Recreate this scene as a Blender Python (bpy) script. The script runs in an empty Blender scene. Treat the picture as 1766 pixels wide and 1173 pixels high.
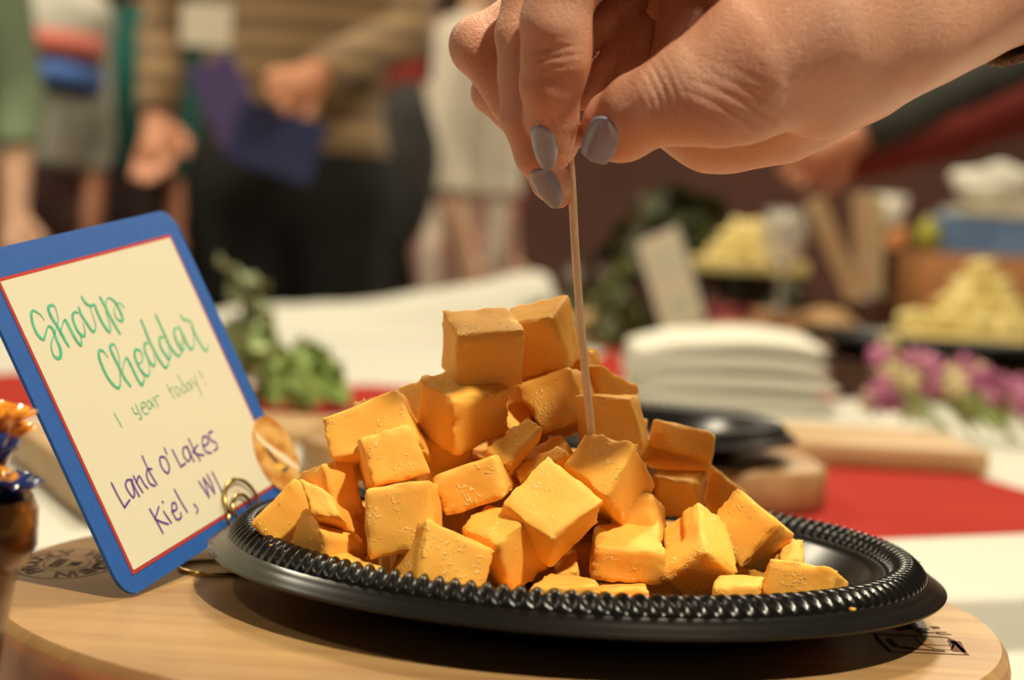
import bpy, bmesh, math, random
import numpy as np
from mathutils import Vector, Matrix, noise
random.seed(7); np.random.seed(7)
sc = bpy.context.scene
COL = sc.collection
PI = math.pi

# ------------------------------------------------------------------ camera
LIP = .79          # height of the plate lip; board top .775, table top .75, floor 0
BT, TT = .775, .75
F, CX, CY = 3000.0, 883.0, 586.5
pitch, roll = math.radians(2.596), math.radians(3.592)
CAM = np.array([-.0274, -.62, LIP + .1043])
Fw = np.array([0, math.cos(pitch), -math.sin(pitch)])
U0 = np.array([0, math.sin(pitch), math.cos(pitch)])
CR = np.array([math.cos(roll), 0, 0]) + math.sin(roll) * U0
CU = np.array([-math.sin(roll), 0, 0]) + math.cos(roll) * U0
cd = bpy.data.cameras.new('camera'); cam = bpy.data.objects.new('camera', cd); COL.objects.link(cam)
cam.matrix_world = Matrix(((CR[0], CU[0], -Fw[0], CAM[0]), (CR[1], CU[1], -Fw[1], CAM[1]), (CR[2], CU[2], -Fw[2], CAM[2]), (0, 0, 0, 1)))
cd.sensor_width = 36; cd.lens = 36 * F / 1766; cd.clip_start = .02
cd.dof.use_dof = True; cd.dof.focus_distance = .568; cd.dof.aperture_fstop = 7.0
sc.camera = cam
sc.view_settings.view_transform = 'Standard'; sc.view_settings.look = 'None'
sc.view_settings.gamma = 1; sc.view_settings.use_curve_mapping = False
sc.view_settings.exposure = 0.0

# ------------------------------------------------------------------ light
w = bpy.data.worlds.new('world'); sc.world = w; w.use_nodes = True
w.node_tree.nodes['Background'].inputs[0].default_value = (1, .87, .66, 1)
w.node_tree.nodes['Background'].inputs[1].default_value = .10
def lamp(name, loc, target, size, power, color=(1, .875, .64), spread=PI):
    l = bpy.data.lights.new(name, 'AREA'); l.shape = 'DISK'; l.size = size; l.energy = power; l.color = color; l.spread = spread
    o = bpy.data.objects.new(name, l); COL.objects.link(o); o.location = loc
    o.rotation_euler = (Vector(target) - Vector(loc)).to_track_quat('-Z', 'Y').to_euler()
    return o
lamp('ceiling_spot_lamp', (.62, -1.05, 2.75), (0, 0, .8), .10, 15, spread=1.6)
lamp('ceiling_spot_lamp', (.25, .95, 2.95), (0, 0, .8), .13, 2.4, spread=1.6)
lamp('ceiling_spot_lamp', (-1.5, -.5, 2.95), (0, 0, .8), .16, 2.2, spread=1.6)
lamp('ceiling_panel_lamp', (.45, 1.5, 2.95), (.45, 1.6, 0), .4, 46)
lamp('ceiling_panel_lamp', (-1.6, 2.6, 2.95), (-1.6, 3.0, 0), .5, 55)
lamp('ceiling_panel_lamp', (1.5, 4.2, 2.95), (1.2, 4.4, 0), .5, 60)

# ------------------------------------------------------------------ helpers
def ray(px, py):
    return Fw + CR * (px - CX) / F - CU * (py - CY) / F
def at(px, py, Y):            # point at world depth Y
    d = ray(px, py); return CAM + d * ((Y - CAM[1]) / d[1])
def onz(px, py, z):           # point on the horizontal plane z
    d = ray(px, py); return CAM + d * ((z - CAM[2]) / d[2])
def mpp(Y): return (Y - CAM[1]) / F

MATS = {}
def mat(name, col, rough=.6, metal=0, sss=0, sssr=(.01, .004, .002), col2=None, nscale=20, ndetail=4, bump=0, bscale=60, bdist=.001,
        coords='Object', contrast=(.35, .65), trans=0, ior=1.45, coat=0, stretch=None, spec=.5, sheen=0, alpha=1, wave=None):
    if name in MATS: return MATS[name]
    m = bpy.data.materials.new(name); MATS[name] = m; m.use_nodes = True
    nt = m.node_tree; b = nt.nodes['Principled BSDF']; L = nt.links.new
    b.inputs['Base Color'].default_value = (*col, 1); b.inputs['Roughness'].default_value = rough
    b.inputs['Metallic'].default_value = metal; b.inputs['IOR'].default_value = ior
    b.inputs['Transmission Weight'].default_value = trans; b.inputs['Coat Weight'].default_value = coat
    b.inputs['Specular IOR Level'].default_value = spec; b.inputs['Sheen Weight'].default_value = sheen
    b.inputs['Alpha'].default_value = alpha
    if sss:
        b.inputs['Subsurface Weight'].default_value = sss; b.inputs['Subsurface Radius'].default_value = sssr
        b.inputs['Subsurface Scale'].default_value = 1.0
    tc = nt.nodes.new('ShaderNodeTexCoord'); src = tc.outputs[coords]
    if stretch:
        mp = nt.nodes.new('ShaderNodeMapping'); mp.inputs['Scale'].default_value = stretch; L(src, mp.inputs[0]); src = mp.outputs[0]
    if col2:
        if wave:
            n = nt.nodes.new('ShaderNodeTexWave'); n.bands_direction = wave[0]; n.inputs['Scale'].default_value = wave[1]
            n.inputs['Distortion'].default_value = wave[2]; n.inputs['Detail'].default_value = 2
        else:
            n = nt.nodes.new('ShaderNodeTexNoise'); n.inputs['Scale'].default_value = nscale; n.inputs['Detail'].default_value = ndetail
        L(src, n.inputs['Vector'])
        r = nt.nodes.new('ShaderNodeValToRGB'); r.color_ramp.elements[0].position = contrast[0]; r.color_ramp.elements[1].position = contrast[1]
        r.color_ramp.elements[0].color = (*col, 1); r.color_ramp.elements[1].color = (*col2, 1)
        L(n.outputs['Fac'], r.inputs[0]); L(r.outputs[0], b.inputs['Base Color'])
    if bump:
        n = nt.nodes.new('ShaderNodeTexNoise'); n.inputs['Scale'].default_value = bscale; n.inputs['Detail'].default_value = 5
        L(src, n.inputs['Vector']); bp = nt.nodes.new('ShaderNodeBump'); bp.inputs['Strength'].default_value = bump; bp.inputs['Distance'].default_value = bdist
        L(n.outputs['Fac'], bp.inputs['Height']); L(bp.outputs[0], b.inputs['Normal'])
    return m

def tag(o, label=None, cat=None, group=None, kind=None):
    if label: o['label'] = label
    if cat: o['category'] = cat
    if group: o['group'] = group
    if kind: o['kind'] = kind
    return o
def empty(name, loc=(0, 0, 0), rz=0):
    o = bpy.data.objects.new(name, None); COL.objects.link(o); o.location = loc; o.rotation_euler[2] = rz; o.empty_display_size = .01
    return o
def link(name, me, m=None, parent=None, smooth=True):
    if m is not None: me.materials.append(m)
    if smooth: me.polygons.foreach_set('use_smooth', [True] * len(me.polygons))
    o = bpy.data.objects.new(name, me); COL.objects.link(o)
    if parent is not None: o.parent = parent
    return o
def mk(name, verts, faces, m, parent=None, smooth=True):
    me = bpy.data.meshes.new(name); me.from_pydata([tuple(map(float, v)) for v in verts], [], faces); me.update()
    return link(name, me, m, parent, smooth)
class G:                       # geometry collector
    def __init__(s): s.v = []; s.f = []
    def add(s, v, f):
        n = len(s.v); s.v += [tuple(map(float, p)) for p in v]; s.f += [tuple(i + n for i in q) for q in f]; return s
    def box(s, c, d, M=None, bev=0):
        c = Vector(c); v = []
        for z in (-1, 1):
            for x, y in ((-1, -1), (1, -1), (1, 1), (-1, 1)):
                p = Vector((x * d[0] / 2, y * d[1] / 2, z * d[2] / 2)); v.append((M @ p if M else p) + c)
        return s.add(v, [(3, 2, 1, 0), (4, 5, 6, 7), (0, 1, 5, 4), (1, 2, 6, 5), (2, 3, 7, 6), (3, 0, 4, 7)])
    def tube(s, pts, r, n=10, closed=False, sq=None):
        pts = [Vector(p) for p in pts]; m = len(pts); rs = r if hasattr(r, '__len__') else [r] * m
        up = Vector((0, 0, 1)); v = []; prev = None
        for i, p in enumerate(pts):
            a = pts[(i - 1) % m] if (closed or i > 0) else p; b = pts[(i + 1) % m] if (closed or i < m - 1) else p
            t = (b - a).normalized()
            if prev is None:
                u = t.cross(up)
                if u.length < .1: u = t.cross(Vector((1, 0, 0)))
            else: u = prev - t * prev.dot(t)
            u.normalize(); prev = u; w_ = t.cross(u)
            for k in range(n):
                q = 2 * PI * k / n; v.append(p + u * math.cos(q) * rs[i] + w_ * math.sin(q) * rs[i] * (sq or 1))
        f = []
        for i in range(m if closed else m - 1):
            for k in range(n):
                a = i * n + k; b = i * n + (k + 1) % n; c = ((i + 1) % m) * n + (k + 1) % n; d = ((i + 1) % m) * n + k
                f.append((a, b, c, d))
        if not closed: f += [tuple(range(n))[::-1], tuple((m - 1) * n + k for k in range(n))]
        return s.add(v, f)
    def lathe(s, prof, n=48, c=(0, 0, 0), fn=None, closed=False):
        v = []; m = len(prof)
        for k in range(n):
            a = 2 * PI * k / n
            for j, (r, z) in enumerate(prof):
                if fn: r, z = fn(r, z, a, j)
                v.append((c[0] + r * math.cos(a), c[1] + r * math.sin(a), c[2] + z))
        f = []
        for k in range(n):
            k2 = (k + 1) % n
            for j in range(m if closed else m - 1):
                j2 = (j + 1) % m; f.append((k * m + j, k2 * m + j, k2 * m + j2, k * m + j2))
        if not closed:
            f += [tuple(k * m for k in range(n))[::-1], tuple(k * m + m - 1 for k in range(n))]
        return s.add(v, f)
    def blob(s, c, r, M=None, n=8, amp=0, seed=0, pw=1):
        v = [];
        for i in range(n + 1):
            th = PI * i / n
            for k in range(2 * n):
                ph = PI * k / n; p = Vector((math.sin(th) * math.cos(ph), math.sin(th) * math.sin(ph), math.cos(th)))
                if amp: p = p * (1 + amp * noise.noise(p * 1.7 + Vector((seed, seed * .7, 0))))
                p = Vector((p.x * r[0], p.y * r[1], p.z * r[2])); v.append((M @ p if M else p) + Vector(c))
        f = []; q = 2 * n
        for i in range(n):
            for k in range(q): f.append((i * q + k, (i + 1) * q + k, (i + 1) * q + (k + 1) % q, i * q + (k + 1) % q))
        return s.add(v, f)
    def build(s, name, m, parent=None, smooth=True, bevel=0):
        o = mk(name, s.v, s.f, m, parent, smooth)
        if bevel:
            md = o.modifiers.new('bevel', 'BEVEL'); md.width = bevel; md.segments = 3; md.limit_method = 'ANGLE'
            if not smooth: pass
        bm = bmesh.new(); bm.from_mesh(o.data); bmesh.ops.remove_doubles(bm, verts=bm.verts, dist=1e-6)
        bmesh.ops.recalc_face_normals(bm, faces=bm.faces); bm.to_mesh(o.data); bm.free()
        return o
def autosmooth(o, ang=35):
    o.data.set_sharp_from_angle(angle=math.radians(ang)); return o
def rot_to(n, up=(0, 0, 1)):
    n = Vector(n).normalized(); u = Vector(up); x = u.cross(n)
    if x.length < 1e-3: x = Vector((1, 0, 0)).cross(n)
    x.normalize(); y = n.cross(x); return Matrix((x, y, n)).transposed()

# -------- signed distance field meshing (one continuous skin) --------
class Field:
    def __init__(s, lo, hi, vox):
        s.lo = np.array(lo, float); s.h = vox; s.n = np.ceil((np.array(hi) - s.lo) / vox).astype(int) + 1
        s.d = np.full(s.n, 1.0, np.float32)
    def sub(s, lo, hi):
        a = np.clip(np.floor((np.array(lo) - s.lo) / s.h).astype(int), 0, s.n); b = np.clip(np.ceil((np.array(hi) - s.lo) / s.h).astype(int) + 1, 0, s.n)
        if (b <= a).any(): return None
        ax = [s.lo[i] + s.h * np.arange(a[i], b[i], dtype=np.float32) for i in range(3)]
        return tuple(slice(a[i], b[i]) for i in range(3)), np.meshgrid(*ax, indexing='ij')
    def mix(s, sl, v, k):
        o = s.d[sl]; hh = np.maximum(k - np.abs(o - v), 0) / k; s.d[sl] = np.minimum(o, v) - hh * hh * k * .25
    def cone(s, a, b, ra, rb, k=.004):
        a = np.array(a, float); b = np.array(b, float); m = max(ra, rb) + k * 1.5 + 2 * s.h
        r = s.sub(np.minimum(a, b) - m, np.maximum(a, b) + m)
        if r is None: return
        sl, (X, Y, Z) = r; ab = b - a; L2 = (ab ** 2).sum()
        t = np.clip(((X - a[0]) * ab[0] + (Y - a[1]) * ab[1] + (Z - a[2]) * ab[2]) / L2, 0, 1)
        d = np.sqrt((X - a[0] - t * ab[0]) ** 2 + (Y - a[1] - t * ab[1]) ** 2 + (Z - a[2] - t * ab[2]) ** 2) - (ra + (rb - ra) * t)
        s.mix(sl, d.astype(np.float32), k)
    def chain(s, pts, k=.004, kk=None):
        for i, (p, q) in enumerate(zip(pts[:-1], pts[1:])): s.cone(p[0], q[0], p[1], q[1], k)
    def ell(s, c, r, k=.004, M=None):
        c = np.array(c, float); r = np.array(r, float); m = r.max() + k * 1.5 + 2 * s.h
        q = s.sub(c - m, c + m)
        if q is None: return
        sl, (X, Y, Z) = q; P = np.stack([X - c[0], Y - c[1], Z - c[2]], -1)
        if M is not None: P = P @ np.array(M)
        e = np.sqrt(((P / r) ** 2).sum(-1)); d = (e - 1) * r.min() if r.min() / r.max() > .9 else e * (e - 1) / np.maximum(np.sqrt(((P / r ** 2) ** 2).sum(-1)), 1e-6)
        s.mix(sl, d.astype(np.float32), k)
    def groove(s, c, axis, rad, amp, lam, wid, phase=0):
        c = np.array(c, float); ax = np.array(axis, float); ax /= np.linalg.norm(ax)
        q = s.sub(c - rad, c + rad)
        if q is None: return
        sl, (X, Y, Z) = q; t = (X - c[0]) * ax[0] + (Y - c[1]) * ax[1] + (Z - c[2]) * ax[2]
        r2 = (X - c[0]) ** 2 + (Y - c[1]) ** 2 + (Z - c[2]) ** 2
        wv = np.abs(np.cos(PI * t / lam + phase)) ** 6
        s.d[sl] += (amp * wv * np.exp(-(t / wid) ** 2) * np.exp(-(r2 / (rad * .75) ** 2) ** 2)).astype(np.float32)
    def noise(s, amp, f):
        X, Y, Z = [s.lo[i] + s.h * np.arange(s.n[i]) for i in range(3)]
        rng = np.random.RandomState(3); acc = 0
        for _ in range(5):
            k = rng.randn(3) * f; p = rng.rand() * 6
            acc = acc + np.sin((k[0] * X)[:, None, None] + (k[1] * Y)[None, :, None] + (k[2] * Z)[None, None, :] + p)
        s.d += (amp * acc / 3).astype(np.float32)
    def mesh(s):
        D = s.d; ins = D < 0; n = s.n
        acc = np.zeros((*(n - 1), 3), np.float32); cnt = np.zeros(n - 1, np.float32)
        for ax in range(3):
            a = [slice(None)] * 3; b = [slice(None)] * 3; a[ax] = slice(0, -1); b[ax] = slice(1, None)
            a, b = tuple(a), tuple(b); cr = ins[a] != ins[b]; ii = np.argwhere(cr)
            da = D[a][cr]; db = D[b][cr]; t = da / (da - db); P = ii.astype(np.float32); P[:, ax] += t
            o = [i for i in range(3) if i != ax]
            for u in (0, 1):
                for v in (0, 1):
                    c = ii.copy(); c[:, o[0]] -= u; c[:, o[1]] -= v
                    ok = ((c >= 0) & (c < n - 1)).all(1); cc = c[ok]
                    np.add.at(acc, (cc[:, 0], cc[:, 1], cc[:, 2]), P[ok]); np.add.at(cnt, (cc[:, 0], cc[:, 1], cc[:, 2]), 1)
        idx = np.full(n - 1, -1, np.int64); m = cnt > 0; idx[m] = np.arange(m.sum())
        verts = acc[m] / cnt[m][:, None] * s.h + s.lo; faces = []
        for ax in range(3):
            a = [slice(None)] * 3; b = [slice(None)] * 3; a[ax] = slice(0, -1); b[ax] = slice(1, None)
            ia = ins[tuple(a)]; ib = ins[tuple(b)]; ii = np.argwhere(ia != ib); o = [(ax + 1) % 3, (ax + 2) % 3]
            ii = ii[(ii[:, o[0]] > 0) & (ii[:, o[1]] > 0) & (ii[:, o[0]] < n[o[0]] - 1) & (ii[:, o[1]] < n[o[1]] - 1)]
            fl = ia[ii[:, 0], ii[:, 1], ii[:, 2]]; q = []
            for u, v in ((1, 1), (0, 1), (0, 0), (1, 0)):
                c = ii.copy(); c[:, o[0]] -= u; c[:, o[1]] -= v; q.append(idx[c[:, 0], c[:, 1], c[:, 2]])
            q = np.stack(q, -1); q[~fl] = q[~fl][:, ::-1]; faces.append(q)
        return verts, np.concatenate(faces)
    def build(s, name, m, parent=None, smooth_it=0):
        v, f = s.mesh(); me = bpy.data.meshes.new(name)
        me.vertices.add(len(v)); me.vertices.foreach_set('co', v.astype(np.float32).ravel())
        me.loops.add(len(f) * 4); me.loops.foreach_set('vertex_index', f.astype(np.int32).ravel())
        me.polygons.add(len(f)); me.polygons.foreach_set('loop_start', np.arange(0, len(f) * 4, 4, dtype=np.int32))
        me.polygons.foreach_set('loop_total', np.full(len(f), 4, np.int32)); me.update(); me.validate()
        o = link(name, me, m, parent)
        if smooth_it:
            md = o.modifiers.new('smooth', 'SMOOTH'); md.factor = .5; md.iterations = smooth_it
        return o

# ------------------------------------------------------------------ the room
M_wall = mat('maroon_wall', (.20, .085, .065), .8, col2=(.15, .07, .055), nscale=2)
M_wall2 = mat('tan_wall', (.34, .23, .13), .85, col2=(.30, .20, .12), nscale=1.5)
M_floor = mat('carpet', (.085, .040, .036), .95, col2=(.05, .028, .028), nscale=6, bump=.3, bscale=300)
def plane(name, a, b, c, d, m):
    o = mk(name, [a, b, c, d], [(0, 1, 2, 3)], m, None, False); o['kind'] = 'structure'; return o
X0, X1, Y0, Y1, ZC = -4.2, 4.2, -2.6, 7.2, 3.0
g = G(); g.box((0, 2.3, -.05), (8.6, 10.0, .1)); o = g.build('floor', M_floor, smooth=False); o['kind'] = 'structure'
g = G(); g.box((0, 2.3, ZC + .05), (8.6, 10.0, .1)); o = g.build('ceiling', mat('ceiling_paint', (.6, .52, .4), .9), smooth=False); o['kind'] = 'structure'
g = G(); g.box((0, Y1 + .05, ZC / 2), (8.4, .1, ZC)); o = g.build('wall_back', M_wall, smooth=False); o['kind'] = 'structure'
g = G(); g.box((X0 - .05, 2.3, ZC / 2), (.1, 9.8, ZC)); o = g.build('wall_left', M_wall2, smooth=False); o['kind'] = 'structure'
g = G(); g.box((X1 + .05, 2.3, ZC / 2), (.1, 9.8, ZC)); o = g.build('wall_right', M_wall2, smooth=False); o['kind'] = 'structure'
g = G(); g.box((0, Y1 - .012, .08), (8.38, .022, .16)); o = g.build('baseboard_back', mat('dark_trim', (.05, .025, .015), .5), smooth=False); o['kind'] = 'structure'

# ------------------------------------------------------------------ buffet table and cloths
M_cloth = mat('white_cloth', (.63, .62, .54), .85, bump=.15, bscale=900, bdist=.0004, sheen=.2)
M_red = mat('red_cloth', (.34, .017, .010), .9, col2=(.38, .022, .013), nscale=8, bump=.2, bscale=1200, bdist=.0004, spec=.2)
TX0, TX1, TY0, TY1 = -1.15, 1.02, -.33, 2.72
bt = tag(empty('buffet_table', ((TX0 + TX1) / 2, (TY0 + TY1) / 2, 0)), 'long buffet table under the white cloth that carries the boards and platters', 'table')
def child_at(o, p): o.location = -Vector(p.location); return o
g = G(); g.box(((TX0 + TX1) / 2, (TY0 + TY1) / 2, TT - .022), (TX1 - TX0 - .01, TY1 - TY0 - .01, .036))
child_at(g.build('tabletop', mat('table_wood', (.30, .2, .1), .6), bt, False), bt)
for x in (TX0 + .08, TX1 - .08):
    for y in (TY0 + .08, TY1 - .08):
        g = G(); g.tube([(x, y, 0), (x, y, TT - .04)], .02, 12); child_at(g.build('leg', mat('grey_steel', (.3, .3, .3), .4, .8), bt), bt)
# cloth: flat top with skirts that fall in folds
def skirted(name, x0, x1, y0, y1, z, drop, m, amp=.012, step=.03, parent=None):
    per = []
    def seg(a, b):
        n = max(2, int((Vector(b) - Vector(a)).length / step)); return [tuple(Vector(a).lerp(Vector(b), i / n)) for i in range(n)]
    P = seg((x0, y0), (x1, y0)) + seg((x1, y0), (x1, y1)) + seg((x1, y1), (x0, y1)) + seg((x0, y1), (x0, y0))
    cx, cy = (x0 + x1) / 2, (y0 + y1) / 2; v = []; n = len(P); levels = [(0, 0), (.006, .001), (.010, .008), (.012, .06), (.014, drop * .5), (.016, drop)]
    for off, dz in levels:
        for i, (x, y) in enumerate(P):
            nx = (1 if x > x1 - 1e-4 else -1 if x < x0 + 1e-4 else 0); ny = (1 if y > y1 - 1e-4 else -1 if y < y0 + 1e-4 else 0)
            a = amp * (.5 + .5 * math.sin(i * .9 + 1.3 * math.sin(i * .23))) * min(1, dz / .3) * 2.5
            v.append((x + nx * (off + a), y + ny * (off + a), z - dz))
    f = []
    for l in range(len(levels) - 1):
        for i in range(n): f.append((l * n + i, l * n + (i + 1) % n, (l + 1) * n + (i + 1) % n, (l + 1) * n + i))
    f.append(tuple(range(n)))
    g = G(); g.add(v, f); return g.build(name, m, parent)
tc_ = skirted('tablecloth', TX0 - .002, TX1 + .002, TY0 - .002, TY1 + .002, TT, .66, M_cloth); autosmooth(tc_, 50)
tag(tc_, 'white cloth covering the long buffet table under all the boards', 'tablecloth')

def cloth_sheet(name, pts, z, m, th=.0004, wr=.0002, res=16):
    # flat piece of cloth from an outline in plan, with a slight ripple
    bm = bmesh.new(); vs = [bm.verts.new((p[0], p[1], 0)) for p in pts]; bm.faces.new(vs)
    bmesh.ops.triangulate(bm, faces=bm.faces)
    bmesh.ops.subdivide_edges(bm, edges=bm.edges, cuts=5, use_grid_fill=True)
    bm.verts.ensure_lookup_table()
    for v in bm.verts: v.co.z = z + th + wr * (1 + noise.noise(Vector((v.co.x * 9, v.co.y * 9, 1))))
    ret = bmesh.ops.extrude_face_region(bm, geom=bm.faces[:])
    for e in ret['geom']:
        if isinstance(e, bmesh.types.BMVert): e.co.z = z + .0002
    bmesh.ops.recalc_face_normals(bm, faces=bm.faces)
    me = bpy.data.meshes.new(name); bm.to_mesh(me); bm.free(); return autosmooth(link(name, me, m), 40)
pp = [onz(x, y, TT)[:2] for x, y in ((1180, 850), (1400, 806), (1640, 810), (1766, 846), (1960, 905), (1766, 921), (1500, 931), (1340, 936), (1180, 938))]
tag(cloth_sheet('red_cloth', pp, TT, M_red), 'red cloth lying flat on the white cloth right of the cheddar plate', 'runner')
pp = [onz(x, y, TT)[:2] for x, y in ((-160, 655), (100, 640), (400, 668), (640, 664), (760, 672), (700, 700), (640, 716), (480, 722), (60, 717), (-160, 730))]
tag(cloth_sheet('red_cloth', pp, TT, M_red), 'narrow red cloth band behind the handwritten card, under the green leaves', 'runner')
pp = [(.04, 1.50), (.34, 1.45), (.75, 2.0), (.78, 2.6), (.16, 2.6)]
tag(cloth_sheet('red_cloth', pp, TT, M_red), 'red cloth under the far sign card and napkin stack', 'runner')
pp = [(-.30, -.34 + .02), (-.14, -.31), (.10, -.31), (.12, -.20), (-.16, -.14), (-.30, -.20)]
tag(cloth_sheet('red_cloth', pp, TT, M_red), 'red cloth under the near edge of the round board, bottom left corner', 'runner')
# heaped white cloth at the far end of the table
def heap(name, xs, ys, fz, m):
    v = []; nx, ny = len(xs), len(ys)
    for y in ys:
        for x in xs: v.append((x, y, TT + .001 + fz(x, y)))
    f = [(j * nx + i, j * nx + i + 1, (j + 1) * nx + i + 1, (j + 1) * nx + i) for j in range(ny - 1) for i in range(nx - 1)]
    # underside
    base = len(v); v += [(p[0], p[1], TT + .0005) for p in v]
    f += [tuple(base + k for k in q[::-1]) for q in f[:]]
    rim = [i for i in range(nx)] + [j * nx + nx - 1 for j in range(1, ny)] + [(ny - 1) * nx + i for i in range(nx - 2, -1, -1)] + [j * nx for j in range(ny - 2, 0, -1)]
    f += [(rim[i], rim[(i + 1) % len(rim)], base + rim[(i + 1) % len(rim)], base + rim[i]) for i in range(len(rim))]
    g = G(); g.add(v, f); return g.build(name, m)
def fz(x, y):
    u = min(1, max(0, (x + .62) / .62)); e = min(1, (x + .62) / .12, (.08 - x) / .06, (y - 2.2) / .12, (2.7 - y) / .06); e = max(0, e); e = e * e * (3 - 2 * e)
    return e * (.028 + .098 * u * u + .008 * noise.noise(Vector((x * 12, y * 9, 0))))
o = heap('folded_tablecloth', [-.62 + .7 * i / 40 for i in range(41)], [2.2 + .5 * j / 24 for j in range(25)], fz, M_cloth)
tag(o, 'heaped spare white cloth at the far end of the table', 'cloth')
# ------------------------------------------------------------------ round serving board
M_board = mat('maple_board', (.35, .19, .078), .42, col2=(.46, .28, .125), nscale=5, ndetail=6, stretch=(1.2, 22, 22), bump=.08, bscale=30, bdist=.0005, contrast=(.3, .7))
M_board2 = mat('maple_board_edge', (.34, .13, .06), .5, col2=(.44, .19, .09), nscale=6, stretch=(1, 14, 30))
M_burn = mat('burnt_mark', (.085, .030, .014), .8, col2=(.14, .055, .028), nscale=300)
bx, by, br = -.0268, .001, .1785
rb = tag(empty('round_board', (bx, by, TT)), 'round maple serving board under the black plate of cheddar cubes', 'board')
# glued staves, each its own piece
ys = [-.178, -.128, -.073, -.028, .018, .066, .112, .178]
hts = BT - TT
for i in range(len(ys) - 1):
    a, b = ys[i], ys[i + 1]; n = 40; out = []
    yy = [a + (b - a) * k / n for k in range(n + 1)]
    yy = [min(br * .99999, max(-br * .99999, y)) for y in yy]
    if yy[0] >= yy[-1]: continue
    right = [(math.sqrt(br * br - y * y), y) for y in yy]; loop = right + [(-x, y) for x, y in reversed(right)]
    v = []; m = len(loop)
    for dz, sh in ((.0008, .006), (.004, .0012), (.009, 0), (hts - .007, 0), (hts - .003, .0010), (hts, .0035)):
        for x, y in loop:
            r = math.hypot(x, y); s_ = (br - sh) / br if abs(r - br) < 1e-3 else 1
            xx = math.copysign(math.sqrt(max(0, (br - sh) ** 2 - y * y)), x) if abs(r - br) < 1e-3 else x
            v.append((xx, max(-br + sh, min(br - sh, y)), dz))
    f = [tuple(range(m))[::-1], tuple(range(5 * m, 6 * m))]
    for l in range(5):
        for k in range(m): f.append((l * m + k, l * m + (k + 1) % m, (l + 1) * m + (k + 1) % m, (l + 1) * m + k))
    o = mk('stave', v, f, None, rb); o.data.materials.clear()
    mm = M_board.copy(); mm.name = 'maple_stave'
    for nd in mm.node_tree.nodes:
        if nd.type == 'VALTORGB':
            t = (.90, 1.06, .95, 1.08, .97, 1.04, .92)[i]
            for e in nd.color_ramp.elements: e.color = (e.color[0] * t, e.color[1] * t * (1 + .03 * (i % 2)), e.color[2] * t, 1)
        if nd.type == 'MAPPING': nd.inputs['Location'].default_value = (i * 3.1, i * 1.7, 0)
    o.data.materials.append(mm); o.data.materials.append(M_board2)
    for p in o.data.polygons: p.material_index = 1 if abs(p.normal.z) < .5 else 0
    autosmooth(o, 40)

def flat_text(s, size, M, m, parent, name='burnt_text', bold=.0):
    cu = bpy.data.curves.new(name, 'FONT'); cu.body = s; cu.size = size; cu.align_x = 'CENTER'; cu.align_y = 'CENTER'; cu.extrude = .00006; cu.offset = bold
    t = bpy.data.objects.new(name, cu); COL.objects.link(t); bpy.context.view_layer.update()
    me = bpy.data.meshes.new_from_object(t.evaluated_get(bpy.context.evaluated_depsgraph_get())); bpy.data.objects.remove(t)
    me.transform(M); return me
def join_me(name, mes, m, parent):
    bm = bmesh.new()
    for me in mes: bm.from_mesh(me)
    me = bpy.data.meshes.new(name); bm.to_mesh(me); bm.free(); me.materials.clear(); return link(name, me, m, parent, False)
# round seal burnt in at the left
sc_ = onz(116, 972, BT); sx, sy = sc_[0] - bx, sc_[1] - by
zt = hts + .00012
mes = []; g = G()
def ring(g, cx, cy, rx, r2, wd, z, n=64, a0=0):
    v = []; 
    for k in range(n):
        a = 2 * PI * k / n
        for s in (-.5, .5): v.append((cx + (rx + s * wd) * math.cos(a), cy + (r2 + s * wd) * math.sin(a), z))
    g.add(v, [(2 * k, 2 * ((k + 1) % n), 2 * ((k + 1) % n) + 1, 2 * k + 1) for k in range(n)])
SR = .0172; SY = 1.75
ring(g, sx, sy, SR, SR * SY, .0007, zt); ring(g, sx, sy, SR * .45, SR * .48 * SY, .0004, zt)
def arc_text(s, r, a_mid, span, size, flip=1):
    for i, ch in enumerate(s):
        if ch == ' ': continue
        a = a_mid + (i - (len(s) - 1) / 2) * span / len(s) * -flip
        M = Matrix.Translation((sx, sy, zt - .00003)) @ Matrix.Scale(SY, 4, (0, 1, 0)) @ Matrix.Translation((r * math.cos(a), r * math.sin(a), 0)) @ Matrix.Rotation(a - PI / 2 * flip, 4, 'Z')
        mes.append(flat_text(ch, size, M, None, None, bold=.0003))
arc_text('PROUDLY', .0122, PI * .98, 2.5, .0080); arc_text('WISCONSIN', .0122, -.05, 2.7, .0078)
for k, s in enumerate(('THE', 'CHEESE')):
    mes.append(flat_text(s, (.0045, .0050)[k], Matrix.Translation((sx + .0030 - k * .006, sy, zt)) @ Matrix.Rotation(PI / 2, 4, 'Z'), None, None, bold=.0002))
o = join_me('burnt_seal_lettering', mes, M_burn, rb)
g.build('burnt_seal_ring', M_burn, rb, False)
# stamped box mark at the right
c0 = onz(1592, 1108, BT); kx, ky = c0[0] - bx, c0[1] - by
g = G()
def rpoly(g, pts, z): g.add([(x, y, z) for x, y in pts], [tuple(range(len(pts)))])
q = [(onz(x, y, BT)[0] - bx, onz(x, y, BT)[1] - by) for x, y in ((1508, 1094), (1640, 1101), (1668, 1130), (1540, 1123))]
def strip(g, pts, wd, z, closed=True):
    m = len(pts); v = []
    for i in range(m):
        p = Vector(pts[i]); a = Vector(pts[(i - 1) % m]) if closed or i else p; b = Vector(pts[(i + 1) % m]) if closed or i < m - 1 else p
        t = (b - a).normalized(); nn = Vector((-t.y, t.x)); v += [(*(p + nn * wd / 2), z), (*(p - nn * wd / 2), z)]
    g.add(v, [(2 * i, 2 * ((i + 1) % m), 2 * ((i + 1) % m) + 1, 2 * i + 1) for i in range(m if closed else m - 1)])
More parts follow.
